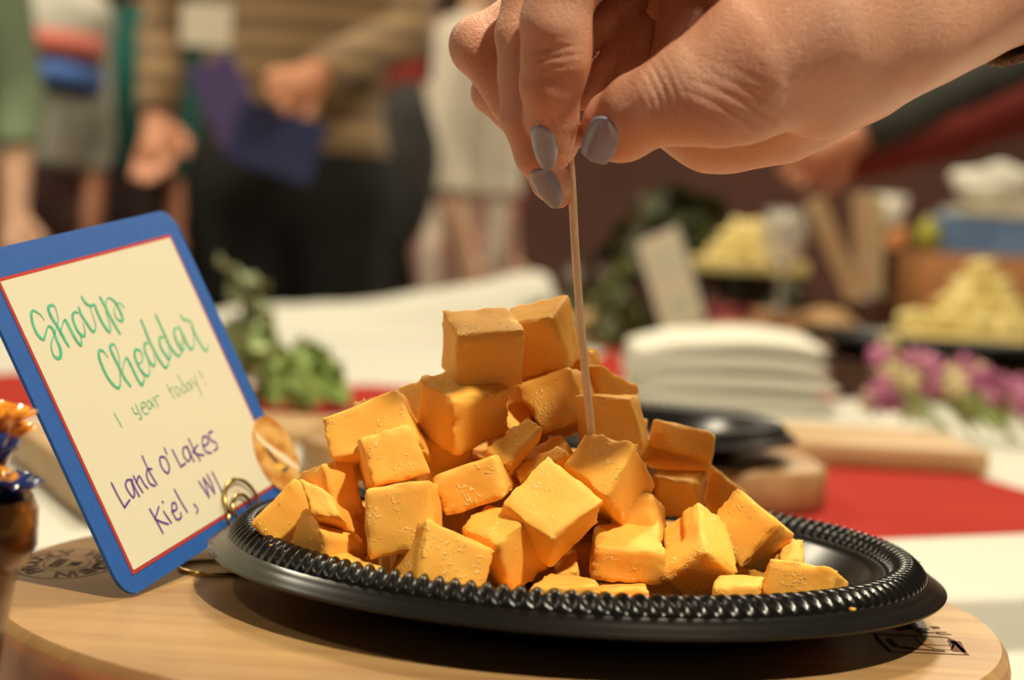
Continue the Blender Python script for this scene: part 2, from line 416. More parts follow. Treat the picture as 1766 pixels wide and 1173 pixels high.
def pxl(L): return [(onz(x, y, BT)[0] - bx, onz(x, y, BT)[1] - by) for x, y in L]
strip(g, pxl([(1508, 1094), (1572, 1096), (1632, 1100), (1642, 1104), (1668, 1130), (1600, 1127), (1535, 1124), (1515, 1104)]), .0016, zt)
strip(g, pxl([(1532, 1101), (1560, 1098), (1576, 1099), (1590, 1112), (1612, 1120), (1640, 1122), (1645, 1113), (1636, 1103)]), .0007, zt, False)
strip(g, pxl([(1532, 1103), (1545, 1115), (1580, 1120), (1630, 1124)]), .0024, zt, False)
strip(g, pxl([(1590, 1112), (1641, 1114)]), .0006, zt, False)
strip(g, pxl([(1645, 1106), (1655, 1125)]), .0045, zt, False)
g.build('burnt_box_mark', M_burn, rb, False)
mes = []
for i, (x, y) in enumerate(((1548, 1080), (1556, 1084), (1570, 1073), (1577, 1079), (1584, 1084), (1591, 1089), (1598, 1092), (1615, 1083), (1624, 1093))):
    p = onz(x, y, BT); ch = 'CRmadeinUS'[i]
    mes.append(flat_text(ch, .0105 if i < 2 else .0085 if i < 7 else .0065, Matrix.Translation((p[0] - bx, p[1] - by, zt)) @ Matrix.Rotation(-PI / 2 + .3, 4, 'Z'), None, None, bold=.0002))
join_me('burnt_lettering', mes, M_burn, rb)

# ------------------------------------------------------------------ black scalloped plate
M_plast = mat('black_plastic', (.005, .005, .005), .25, spec=.32, coat=.0, bump=.02, bscale=300, bdist=.0002)
def plate_parts(root, s=1., n=1152, teeth=144):
    g = G()
    prof = [(0, .0026), (.085, .0026), (.0915, .0038), (.0955, .0075), (.1035, .0175), (.1065, .0195), (.1085, .0195)]
    prof += [(.1235, .0190), (.1245, .0178), (.1262, .0172), (.1276, .0160), (.1292, .0152), (.1300, .0146), (.1297, .0138), (.1275, .0148), (.1240, .0165), (.1085, .0180), (.1030, .0160), (.0950, .0055), (.0910, .0020), (.085, .0006), (0, .0006)]
    v = []; m = len(prof); nn = 192
    g = G(); gp = [(r * s, z * s) for r, z in prof]; g.lathe(gp, nn); g.f = g.f[:-2]
    autosmooth(g.build('dish', M_plast, root), 60)
    g = G(); K = 14; v = []; f = []
    for i in range(n):
        a = 2 * PI * i / n
        for j in range(K):
            t = j / (K - 1); ph = PI * t
            prof_r = .1238 - .0155 * t; arch = math.sin(ph)
            tw = math.cos(teeth * a + 2.6 * (t - .5) * PI)
            sh = .5 + .5 * tw; sh = sh ** .6
            z = .0186 + arch ** .8 * (.0052 + .0024 * (sh - .6)) ; r = prof_r + .0008 * (sh - .5) * (1 if t < .5 else -1) * arch
            if j in (0, K - 1): z = .0175
            v.append((r * s * math.cos(a), r * s * math.sin(a), z * s))
    for i in range(n):
        i2 = (i + 1) % n
        for j in range(K - 1): f.append((i * K + j, i2 * K + j, i2 * K + j + 1, i * K + j + 1))
        f.append((i * K + K - 1, i2 * K + K - 1, i2 * K, i * K))
    g.add(v, f); g.build('rope_rim', M_plast, root)
pl = tag(empty('black_plate', (0, 0, BT)), 'black plastic plate with a rope rim heaped with orange cheddar cubes', 'plate')
plate_parts(pl)
# smudges of marker left on the lip
g = G()
for px_, py_ in ((376, 940), (397, 962), (401, 957)):
    a = math.atan2(*(onz(px_, py_, LIP - .001)[1::-1])); c = (.1298 * math.cos(a), .1298 * math.sin(a), .0158)
    M = rot_to((math.cos(a), math.sin(a), .9)); g.box(c, (.0022, .0012, .0001), M)
o = g.build('marker_smudge', mat('purple_marker', (.08, .05, .22), .5), pl, False); o['label'] = 'faint purple marker traces on the lip'

# ------------------------------------------------------------------ cheddar cubes
def cheese_mat(name, c1, c2, c3, sss=.22):
    m = mat(name, c1, .60, spec=.3, sss=sss, sssr=(.006, .0022, .0006), col2=c2, nscale=55, ndetail=3)
    nt = m.node_tree; L = nt.links.new; b = nt.nodes['Principled BSDF']; tc = [n for n in nt.nodes if n.type == 'TEX_COORD'][0]
    oi = nt.nodes.new('ShaderNodeObjectInfo'); vm = nt.nodes.new('ShaderNodeVectorMath'); vm.operation = 'ADD'
    cm = nt.nodes.new('ShaderNodeCombineXYZ'); mu = nt.nodes.new('ShaderNodeMath'); mu.operation = 'MULTIPLY'; mu.inputs[1].default_value = 7
    L(oi.outputs['Random'], mu.inputs[0]); L(mu.outputs[0], cm.inputs[0]); L(mu.outputs[0], cm.inputs[1]); L(tc.outputs['Object'], vm.inputs[0]); L(cm.outputs[0], vm.inputs[1])
    ramp = [n for n in nt.nodes if n.type == 'VALTORGB'][0]; noi = [n for n in nt.nodes if n.type == 'TEX_NOISE'][0]; L(vm.outputs[0], noi.inputs['Vector'])
    # little crumbs: a voronoi mask broken by noise
    vo = nt.nodes.new('ShaderNodeTexNoise'); vo.inputs['Scale'].default_value = 850; vo.inputs['Detail'].default_value = 1.5; L(vm.outputs[0], vo.inputs['Vector'])
    n2 = nt.nodes.new('ShaderNodeTexNoise'); n2.inputs['Scale'].default_value = 130; n2.inputs['Detail'].default_value = 4; L(vm.outputs[0], n2.inputs['Vector'])
    r1 = nt.nodes.new('ShaderNodeMapRange'); r1.inputs[1].default_value = .56; r1.inputs[2].default_value = .66; L(vo.outputs['Fac'], r1.inputs[0])
    r2 = nt.nodes.new('ShaderNodeMapRange'); r2.inputs[1].default_value = .53; r2.inputs[2].default_value = .62; L(n2.outputs['Fac'], r2.inputs[0])
    mm = nt.nodes.new('ShaderNodeMath'); mm.operation = 'MULTIPLY'; L(r1.outputs[0], mm.inputs[0]); L(r2.outputs[0], mm.inputs[1])
    mx = nt.nodes.new('ShaderNodeMix'); mx.data_type = 'RGBA'; L(mm.outputs[0], mx.inputs[0]); L(ramp.outputs[0], mx.inputs[6]); mx.inputs[7].default_value = (*c3, 1)
    L(mx.outputs[2], b.inputs['Base Color'])
    n3 = nt.nodes.new('ShaderNodeTexNoise'); n3.inputs['Scale'].default_value = 420; n3.inputs['Detail'].default_value = 4; L(vm.outputs[0], n3.inputs['Vector'])
    ad = nt.nodes.new('ShaderNodeMath'); ad.operation = 'MULTIPLY_ADD'; ad.inputs[1].default_value = 2.2; L(mm.outputs[0], ad.inputs[0])
    m5 = nt.nodes.new('ShaderNodeMath'); m5.operation = 'MULTIPLY'; m5.inputs[1].default_value = .55; L(n3.outputs['Fac'], m5.inputs[0]); L(m5.outputs[0], ad.inputs[2])
    bp = nt.nodes.new('ShaderNodeBump'); bp.inputs['Strength'].default_value = .55; bp.inputs['Distance'].default_value = .00045; L(ad.outputs[0], bp.inputs['Height']); L(bp.outputs[0], b.inputs['Normal'])
    return m
M_ched = cheese_mat('cheddar', (.92, .45, .070), (.96, .51, .095), (1.0, .68, .26))
M_pale = cheese_mat('pale_cheese', (.80, .66, .27), (.84, .72, .34), (.95, .80, .45))
def chunk(name, dims, seed, m, r=.0017, n=None, rough=1., cor=None, notch=False, k=7):
    h = [d / 2 for d in dims]; rr = min(r, min(h) * .6)
    def ax(H):
        inner = [(-1 + 2 * i / k) * (H - rr) for i in range(k + 1)]
        return [-H, -H + rr * .3] + inner + [H - rr * .3, H]
    A = [ax(x) for x in h]; N = [len(a) for a in A]; idx = {}; v = []; f = []
    rnd = random.Random(seed); sk = [rnd.uniform(-.05, .05) for _ in range(6)]
    def vert(i, j, k):
        key = (i, j, k)
        if key in idx: return idx[key]
        p = Vector((A[0][i], A[1][j], A[2][k])); q = Vector([max(-(h[t] - rr), min(h[t] - rr, p[t])) for t in range(3)]); d = p - q; e = 0
        if d.length > 1e-9:
            nz = sum(abs(c) > 1e-9 for c in d); e = nz - 1; d.normalize(); p = q + d * rr
        s = Vector((seed * 1.7, seed * .9, seed * 2.3)); dn = p.normalized()
        w_ = noise.noise(p * 90 + s) * .00075 * rough + noise.noise(p * 260 + s) * .00028 * rough
        if e > 0: w_ += (noise.noise(p * 1100 + s) * .0009 + noise.noise(p * 260 + s) * .0006 - .0001) * rough
        nn = d if d.length > 1e-9 else dn
        p = p + nn * w_
        if notch and p.z > h[2] * .6 and p.y > -h[1] * .05 and p.x < h[0] * .1: p.z -= .0016 + .0008 * noise.noise(p * 400)
        if cor:
            a, b, c = [(p[t] / h[t] + 1) / 2 for t in range(3)]; q8 = [Vector(cor[3 * t:3 * t + 3]) * .001 for t in range(8)]
            lx = lambda i: q8[i].lerp(q8[i + 4], a)
            p = (lx(0).lerp(lx(2), b)).lerp(lx(1).lerp(lx(3), b), c)
            idx[key] = len(v); v.append(p); return idx[key]
        p.x *= 1 + sk[0] * p.z / h[2] + sk[1] * p.y / h[1]; p.y *= 1 + sk[2] * p.x / h[0]; p.z *= 1 + sk[3] * p.x / h[0] * .8
        idx[key] = len(v); v.append(p); return idx[key]
    for a in range(3):
        b, c = (a + 1) % 3, (a + 2) % 3
        for side in (0, N[a] - 1):
            for i in range(N[b] - 1):
                for j in range(N[c] - 1):
                    q = []
                    for di, dj in ((0, 0), (1, 0), (1, 1), (0, 1)):
                        t = [0, 0, 0]; t[a] = side; t[b] = i + di; t[c] = j + dj; q.append(vert(*t))
                    f.append(q if side else q[::-1])
    return mk(name, v, f, m)
def rodr(wv):
    wv = Vector(wv); a = wv.length
    return Matrix.Rotation(a, 4, wv) if a > 1e-8 else Matrix.Identity(4)
BOX = {'A': [0.356, -0.078, 0.281, -44.6, -36.4, 58.6, -45.5, -43.6, 78.4, -51.6, -16.3, 66.6, -51.8, -23.6, 86.0, -22.6, -30.5, 61.8, -22.9, -37.7, 81.6, -29.1, -10.5, 69.5, -29.2, -17.7, 88.9],
 'B': [0.256, -0.311, -0.276, -24.4, -12.5, 62.1, -32.0, -16.8, 81.4, -20.2, 6.9, 67.9, -28.1, 2.6, 87.7, -6.9, -18.4, 67.8, -14.0, -22.8, 86.2, -1.9, 0.9, 72.3, -8.1, -3.3, 94.4],
 'C': [0.38, -0.154, 0.679, -44.9, -41.4, 37.4, -45.0, -49.1, 57.2, -58.1, -26.9, 43.1, -58.5, -34.6, 63.7, -26.5, -28.0, 45.6, -27.0, -35.9, 61.3, -40.0, -13.5, 50.3, -40.4, -21.3, 68.5],
 'D': [-0.177, -0.468, -0.297, -14.9, -21.1, 44.7, -25.2, -16.6, 61.1, -6.1, 5.1, 41.7, -15.0, 9.6, 58.2, 1.8, -25.7, 51.9, -7.8, -21.2, 68.9, 10.3, 0.5, 49.6, 2.2, 5.0, 66.9],
 'G': [-0.295, -0.165, 1.093, 0.3, 2.4, 55.9, -3.0, 5.4, 74.9, -16.4, 10.9, 49.7, -20.1, 13.9, 68.6, 11.5, 20.3, 57.0, 4.4, 23.2, 73.6, -5.6, 28.8, 50.5, -12.4, 31.7, 67.5],
 'H': [-0.234, 0.103, 0.923, 4.4, -7.0, 47.7, 4.2, -2.1, 70.1, -15.1, 7.2, 44.2, -15.3, 12.1, 65.9, 20.8, 13.6, 45.7, 20.5, 18.2, 62.0, 1.1, 27.8, 41.6, 0.9, 32.5, 58.4],
 'E': [-0.035, -0.172, -0.168, -1.4, -26.1, 38.1, -5.0, -25.0, 60.0, 3.3, -1.7, 38.0, -0.5, -0.7, 57.9, 20.5, -29.4, 41.1, 14.0, -28.5, 60.2, 23.5, -5.0, 41.9, 19.2, -4.1, 60.1],
 'J': [1.181, 0.034, -0.198, 24.5, 18.9, 31.5, 22.8, -2.8, 41.9, 26.6, 22.8, 42.0, 25.0, 1.0, 51.8, 47.9, 15.9, 30.1, 45.9, -5.9, 38.4, 49.3, 19.7, 39.2, 47.2, -2.1, 47.7],
 'K': [0.027, -0.037, -0.151, 27.4, -14.0, 18.1, 24.9, -14.3, 32.6, 29.0, 7.9, 18.7, 26.7, 7.6, 32.4, 40.7, -16.4, 18.3, 40.4, -16.8, 31.5, 45.2, 5.5, 19.3, 46.0, 5.2, 33.4],
 'L': [1.162, 0.073, -0.472, 49.9, 41.2, 10.4, 47.1, 17.2, 20.6, 53.9, 44.9, 22.1, 47.9, 21.1, 35.0, 63.2, 36.4, 6.5, 58.1, 12.5, 18.0, 67.9, 40.0, 14.9, 62.9, 16.1, 25.3],
 'M': [-0.139, 0.592, -0.505, 40.9, -31.9, 16.6, 51.2, -32.1, 32.8, 51.3, -10.8, 10.2, 61.2, -11.1, 25.6, 53.9, -41.2, 6.4, 65.3, -41.5, 22.9, 65.3, -20.1, 0.8, 74.6, -20.4, 15.5],
 'N': [0.516, -0.834, -0.203, 38.8, -49.4, -6.7, 26.0, -55.1, 3.1, 38.2, -26.9, 8.1, 26.7, -32.5, 18.4, 51.9, -56.0, 7.1, 38.8, -61.7, 15.5, 49.6, -33.5, 20.0, 37.9, -39.2, 28.2],
 'O': [0.205, -0.005, -0.007, 2.6, -61.3, 2.8, 3.3, -63.8, 14.3, 3.5, -38.0, 7.1, 4.1, -40.5, 18.2, 25.9, -61.5, 2.0, 26.4, -64.0, 14.1, 25.7, -38.2, 7.7, 25.4, -40.6, 20.6],
 'P': [1.001, -0.04, -0.664, -0.2, -30.1, 22.4, -8.4, -50.5, 39.0, 8.4, -23.6, 35.7, -1.4, -44.2, 49.8, 14.6, -40.3, 15.8, 6.0, -60.9, 30.0, 24.8, -33.7, 31.4, 15.2, -54.2, 47.7],
 'Q': [0.821, 0.275, -0.66, -27.4, -56.7, 16.6, -27.8, -69.0, 27.3, -12.8, -45.2, 31.0, -13.7, -57.5, 42.2, -10.4, -66.3, 6.2, -11.4, -78.5, 18.1, 4.6, -54.8, 20.4, 5.3, -67.1, 30.2],
 'R': [0.632, -0.121, -0.863, -33.8, -53.6, 0.4, -40.7, -63.7, 18.6, -23.9, -46.6, 8.8, -32.4, -56.7, 25.9, -21.6, -68.1, -3.4, -28.5, -78.1, 14.8, -10.2, -61.0, 6.1, -18.5, -71.0, 23.6],
 'S': [-0.292, 0.265, 0.416, -51.3, -91.9, 2.9, -50.6, -85.4, 24.5, -62.7, -74.2, 0.2, -56.6, -67.9, 18.0, -31.8, -83.5, -1.2, -28.1, -77.4, 13.4, -41.3, -65.9, -6.4, -36.7, -59.7, 10.0],
 'T': [-0.118, -0.197, -0.057, -68.2, -79.2, 7.7, -71.0, -76.7, 29.8, -65.9, -51.7, 6.5, -69.0, -49.3, 25.6, -46.8, -80.1, 13.2, -50.3, -77.6, 35.0, -44.9, -52.5, 12.6, -47.9, -50.3, 28.5],
 'U': [-0.169, -0.335, 0.216, -68.9, -61.9, 29.1, -74.4, -59.8, 44.1, -73.7, -39.1, 23.3, -78.5, -36.9, 40.1, -50.5, -57.7, 34.1, -58.6, -55.5, 49.7, -56.0, -34.8, 29.1, -62.3, -32.6, 45.2],
 'V': [-0.329, -0.387, -0.09, -84.8, -49.2, 35.5, -89.0, -42.8, 48.1, -78.1, -26.4, 25.3, -86.8, -19.8, 43.0, -55.6, -50.1, 42.4, -64.5, -43.4, 59.7, -49.1, -27.2, 33.2, -63.2, -20.3, 56.0],
 'W': [-0.84, -0.32, -0.159, -79.6, -7.7, 40.5, -82.6, 4.3, 50.6, -75.9, 1.5, 30.6, -79.0, 13.5, 40.7, -70.9, -7.8, 43.2, -75.0, 4.2, 53.6, -67.3, 1.4, 33.4, -71.2, 13.4, 43.7],
 'X': [-0.092, -0.176, -1.019, -65.4, -0.4, 40.6, -67.9, 2.3, 57.2, -44.6, 12.3, 40.7, -46.9, 15.1, 57.4, -52.8, -21.4, 44.5, -54.1, -18.6, 62.9, -32.0, -8.6, 44.7, -33.3, -5.8, 62.9],
 'Y': [-0.232, -0.297, 0.469, -81.7, -50.8, 13.7, -87.5, -47.7, 33.4, -91.8, -29.3, 7.3, -98.5, -26.3, 26.0, -72.3, -45.3, 18.1, -78.3, -42.3, 36.7, -82.3, -23.9, 10.9, -88.6, -20.9, 29.1],
 'Z': [0.99, -0.296, 0.046, -79.8, -42.3, 1.5, -87.9, -72.7, 20.7, -83.1, -35.8, 10.7, -93.3, -66.1, 31.5, -70.1, -43.3, 1.8, -77.3, -73.7, 20.0, -72.4, -36.8, 11.7, -83.9, -67.3, 27.6],
 'AA': [-0.151, 0.717, -0.126, -109.9, -51.8, 12.9, -96.1, -49.8, 29.0, -108.0, -28.5, 9.2, -94.7, -26.6, 24.3, -97.6, -54.3, 3.4, -85.7, -52.4, 17.9, -96.3, -31.0, -0.8, -83.5, -29.2, 13.6],
 'AB': [0.107, 0.076, 0.538, -82.3, -73.1, 1.4, -84.0, -74.1, 15.2, -98.3, -54.0, 3.8, -92.5, -54.9, 20.1, -68.8, -64.7, 4.2, -70.7, -65.9, 12.0, -81.9, -45.7, 4.7, -79.8, -46.8, 16.2],
 'AC': [0.15, -0.003, -0.876, -83.1, -70.7, 2.1, -83.1, -71.3, 7.8, -76.1, -64.7, 3.2, -76.7, -65.5, 8.4, -68.1, -88.2, 0.8, -68.3, -88.9, 5.6, -61.2, -82.2, 2.0, -61.9, -82.9, 7.3],
 'AD': [-0.08, -0.424, -0.133, -45.6, -60.8, 19.8, -51.1, -59.4, 32.5, -41.6, -35.4, 19.6, -47.0, -34.1, 30.5, -26.0, -63.1, 28.4, -31.1, -61.7, 42.0, -22.0, -37.8, 29.6, -27.4, -36.5, 38.4],
 'AE': [-0.69, -0.891, 0.278, -25.8, -50.7, 37.1, -34.0, -47.0, 41.2, -25.5, -45.5, 32.6, -33.4, -41.8, 36.6, -15.2, -41.3, 49.5, -20.6, -37.6, 53.1, -14.8, -36.0, 44.9, -20.4, -32.4, 48.5],
 'AF': [-0.932, -0.563, -0.094, -22.0, -48.7, 31.8, -24.0, -43.1, 36.4, -19.7, -44.5, 26.8, -21.9, -38.9, 31.1, -6.1, -45.9, 41.6, -10.1, -40.4, 44.0, -4.1, -41.7, 36.4, -7.9, -36.1, 38.9],
 'AF2': [-0.906, -0.344, -0.35, -21.6, -32.4, 35.3, -20.9, -26.0, 40.2, -17.9, -27.9, 29.8, -17.6, -21.4, 34.6, -5.5, -34.8, 42.3, -8.8, -28.3, 46.7, -2.2, -30.2, 36.7, -5.2, -23.8, 41.2],
 'AT': [-0.752, -0.026, 0.274, -28.5, -19.9, 44.3, -29.7, -5.2, 61.0, -33.1, -6.0, 30.8, -34.5, 8.7, 47.4, -16.6, -17.1, 43.9, -20.7, -2.4, 60.1, -21.5, -3.2, 30.4, -25.2, 11.5, 46.5],
 'AU': [-0.395, 0.092, 1.104, -77.3, -50.0, 7.3, -79.5, -44.6, 22.3, -94.9, -42.2, 2.1, -97.0, -36.8, 16.9, -70.3, -36.4, 4.5, -71.5, -31.1, 16.9, -87.9, -28.7, -1.0, -89.2, -23.3, 11.7],
 'AG': [-0.011, -0.048, -0.18, -18.6, -83.1, -2.1, -17.7, -83.0, 3.6, -12.6, -62.7, -1.2, -10.4, -62.6, 5.7, 4.7, -86.7, 0.5, 4.3, -86.6, 5.7, 6.5, -66.4, -0.6, 4.0, -66.3, 4.2],
 'AH': [-0.108, -0.099, -0.066, 4.4, -75.5, -1.3, 4.1, -75.1, 2.7, 6.3, -55.6, -3.4, 6.3, -55.1, 1.1, 20.6, -76.5, 0.5, 20.8, -76.0, 4.6, 21.8, -56.6, -1.7, 21.0, -56.1, 2.6],
 'AI': [-0.058, -0.026, -0.165, -0.7, -87.2, -7.6, -1.3, -86.7, 0.4, 6.4, -66.9, -9.3, 6.7, -66.4, -1.3, 24.8, -90.9, -7.5, 25.0, -90.4, 0.4, 24.6, -70.5, -8.0, 24.0, -70.0, 0.1],
 'AJ': [-0.017, -0.071, -0.209, 40.1, -77.0, -1.4, 40.4, -76.8, 6.1, 44.1, -59.5, -1.9, 43.7, -59.3, 6.6, 55.3, -80.2, -1.0, 55.4, -79.9, 8.2, 59.3, -62.6, -0.8, 58.9, -62.4, 8.3],
 'AK': [-0.161, -0.004, -0.366, 55.4, -75.7, -1.5, 57.5, -73.5, 15.9, 66.3, -50.1, -2.9, 67.2, -48.1, 9.1, 76.6, -83.3, 1.8, 77.7, -81.3, 15.1, 87.4, -57.6, 0.8, 87.2, -55.9, 7.1],
 'AL': [-1.159, 0.046, -0.139, 68.4, -30.5, 8.2, 69.9, -17.7, 14.1, 69.6, -25.0, -4.6, 71.1, -12.2, 1.2, 76.7, -31.6, 8.5, 78.2, -18.9, 14.4, 78.0, -26.1, -4.3, 79.5, -13.4, 1.5],
 'AN': [-0.263, -0.125, -0.24, 9.7, -43.5, 12.8, 7.8, -39.1, 29.0, 16.5, -19.1, 7.0, 14.5, -14.8, 21.6, 24.7, -46.8, 14.1, 21.9, -42.5, 30.3, 31.1, -22.4, 9.5, 29.1, -18.2, 22.9],
 'AP': [-1.358, -0.161, -0.192, -9.2, -60.5, 3.9, -9.1, -40.9, 8.1, -4.7, -56.6, -15.1, -4.6, -37.0, -11.0, -1.4, -61.0, 5.5, -1.8, -41.3, 10.0, 3.2, -57.0, -13.5, 2.9, -37.3, -9.1],
 'AQ': [-0.085, 0.039, -0.093, -33.0, -85.7, -5.5, -33.0, -85.2, 0.5, -29.2, -65.6, -7.2, -28.7, -65.1, -1.2, -13.2, -87.4, -6.1, -12.8, -86.9, -0.1, -13.3, -67.3, -7.8, -13.3, -66.8, -1.8],
 'AR': [-1.176, 0.233, 0.266, -56.7, -36.3, 33.1, -55.0, -19.5, 40.5, -63.1, -29.0, 15.7, -61.6, -12.3, 23.0, -46.5, -35.3, 30.6, -46.5, -18.6, 36.8, -53.0, -28.1, 13.0, -52.8, -11.4, 19.4],
 'AS': [-1.054, 0.074, 0.084, 16.3, -6.3, 41.3, 16.7, 11.1, 51.4, 14.1, 3.6, 24.0, 14.6, 21.0, 34.1, 23.3, -6.0, 40.6, 23.8, 11.4, 50.8, 21.3, 3.8, 23.4, 21.7, 21.2, 33.4]}
LAB = dict(
 A='squarish cheddar cube standing on top of the heap, leftmost of the two summit cubes',
 B='tilted cheddar cube at the summit of the heap, just left of the toothpick',
 C='large shaded cheddar cube directly under the left summit cube',
 D='dark orange shaded cheddar cube under the tilted summit cube, pointing down to the thin slices',
 G='rough textured cheddar piece right behind the toothpick, high on the right slope',
 H='cheddar cube at the upper right shoulder of the heap, behind the square-faced block',
 E='upright cheddar block with a flat square face behind the lower toothpick',
 J='darker-topped cheddar cube leaning on the right side, against the second black plate',
 K='stepped cheddar block in the shade directly below the leaning cube on the right',
 L='cheddar cube at the back right edge of the heap showing a sloping lit face',
 M='cheddar cube tipped on its corner at the right end, above the blunt block',
 N='cheddar cube with a notched broken top beside the tipped right-hand cube',
 O='wide cheddar block with a lit top edge, directly below the cube speared by the toothpick',
 P='cheddar cube speared by the toothpick',
 Q='big flat-topped cheddar cube at the centre front, left of the speared cube',
 R='cheddar cube with a dented corner between the front left block and central flat-topped cube',
 S='large cheddar block at the front left touching the rim of the plate',
 T='tall cheddar block with a scratched flat front, left of centre above the front left block',
 U='pale-lit cheddar cube with a crumbly left side, on the left slope',
 V='long cheddar block at the upper left of the heap with a crumbly face',
 W='small bright cheddar piece peeping out behind the long upper left block',
 X='bright yellow cheddar cube glimpsed between the long left block and the large shaded cube',
 Y='cheddar cube with a shaded face low on the left slope, behind the wedge',
 Z='cheddar wedge with one lit and one shaded face on the lower left slope',
 AA='leftmost cheddar cube, its flat face tilted to the card',
 AB='cheddar cube with a bright slanting top, in front of the leftmost cube',
 AC='thin flat cheddar slab lying by the rim at the lower left',
 AD='cheddar block tilted like a roof tile at mid height left of the central flat-topped cube',
 AE='narrow cheddar slice leaning upright below the shaded cubes, left of the other slices',
 AF='thin curved cheddar slice nearest the central flat-topped cube',
 AF2='upper thin cheddar slice deep in the shade between summit cubes and central cube',
 AG='low cheddar slab at the front centre below the gap between blocks',
 AH='small low cheddar slab under the wide front block',
 AI='crumbly cheddar slice lying flat against the front rim at the centre',
 AJ='small cheddar cube on the plate left of the blunt right-hand block',
 AK='blunt cheddar block with an angled right end, rightmost on the plate',
 AL='little cheddar offcut behind the blunt right-hand block',
 AN='cheddar piece squeezed between the speared cube and the notched cube',
 AP='dark cheddar piece deep in the gap under the central flat-topped cube',
 AQ='thin orange cheddar sliver along the front rim between the two front left blocks',
 AR='shaded cheddar piece in the hollow between the pale-lit cube and the big shaded cube',
 AT='dark red-orange cheddar block in the gap between the two shaded cubes under the summit',
 AU='shaded cheddar piece low on the left, behind the tall scratched block',
 AS='narrow cheddar piece in the slot beside the leaning right-hand cube')
for i, (k, q) in enumerate(BOX.items()):
    cor = q[3:]; c = [sum(cor[j::3]) / 8 for j in range(3)]; P = [Vector(cor[3 * j:3 * j + 3]) for j in range(8)]
    rot = rodr(q[:3]).to_3x3(); loc = []
    for p in P: loc += list(rot.transposed() @ (p - Vector(c)))
    P = [Vector(loc[3 * j:3 * j + 3]) for j in range(8)]
    dims = [max(.003, .001 * abs(sum(P[j][t] * (1 if (j >> (2 - t)) & 1 else -1) for j in range(8)) / 4)) for t in range(3)]
    sl = min(dims) < .010
    o = chunk('cheddar_slice' if sl else 'cheddar_cube', dims, i + 1, M_ched, r=.0016 if not sl else .0013, rough=1 if k not in ('G', 'AI', 'W') else 2.2, cor=loc, notch=(k == 'N'), k=10)
    o.matrix_world = Matrix.Translation((c[0] * .001, c[1] * .001, c[2] * .001 + LIP)) @ rot.to_4x4()
    tag(o, LAB[k], 'cheese', 'cheddar cubes heaped on the black plate')
# cubes inside and behind the heap that carry the ones in view
rnd = random.Random(5); k = 0
for (x, y, z, s) in ((-.058, .0, .0, 1), (-.030, .0, .0, 1), (-.002, .0, .0, 1), (.027, .006, .0, 1), (-.045, .028, 0, 1), (-.015, .030, 0, 1), (.015, .034, 0, 1), (.042, .036, .0, .9), (-.03, .056, 0, 1), (.0, .060, 0, 1),
                     (-.030, -.026, 0, .9), (-.002, -.024, 0, .9), (-.058, .0, .0235, .95), (-.030, .0, .0235, 1), (-.003, .006, .0235, 1), (.018, .014, .022, .8), (-.028, .026, .0235, 1), (.0, .032, .0235, 1), (-.022, .012, .046, .9), (.062, .005, 0, .9), (-.07, .03, 0, .95), (.058, .052, 0, .9), (-.054, -.030, .0, .8), (-.105+.012, .0, 0, .85), (-.024, .010, .050, 1.0), (-.052, -.010, .020, .95), (-.012, -.018, .024, .9), (.010, -.016, .0, .8), (-.046, -.031, .019, .75), (.004, -.010, .026, .9), (-.051, -.022, .036, .85), (-.020, .014, .064, .9)):
    o = chunk('cheddar_cube', (.0235 * s, .0235 * s, .023 * s), 100 + k, M_ched); k += 1
    o.matrix_world = Matrix.Translation((x, y, BT + .0028 + .0115 * s + z)) @ Matrix.Rotation(rnd.uniform(-.35, .35), 4, 'Z')
    tag(o, 'cheddar cube buried in the middle or at the back of the heap', 'cheese', 'hidden cheddar cubes carrying the heap')
# crumbs
g = G(); rnd = random.Random(9)
def crumb(p, s, seed): g.blob(p, (s, s * .6, s * .5), Matrix.Rotation(seed, 3, 'Z'), 3, .5, seed)
for i, (x, y, z) in enumerate(((424, 900, .0), (450, 925, -.004), (455, 930, -.004), (1416, 945, -.008), (1433, 948, -.008), (1405, 963, -.010), (1453, 980, -.010), (1541, 996, 0), (1468, 1014, -.012), (1477, 1031, -.012), (1467, 1013, -.012), (1497, 927, .007), (1470, 1052, .007), (413, 893, .006))):
    p = onz(x, y, LIP + z); crumb((p[0], p[1], p[2] + .0002), .0012, i * 1.3)
for i in range(70):
    a = rnd.uniform(0, 2 * PI); r = rnd.uniform(.05, .086); crumb((r * math.cos(a), r * math.sin(a), BT + .0030), rnd.uniform(.0004, .0009), i)
for i in range(16):
    a = rnd.uniform(-.2, 1.5 * PI); r = rnd.uniform(.111, .121); crumb((r * math.cos(a), r * math.sin(a), LIP + .0088), rnd.uniform(.0003, .0007), i)
o = g.build('cheese_crumbs', M_ched); tag(o, 'yellow cheese crumbs scattered on the black plate and its rim', 'crumbs', kind='stuff')

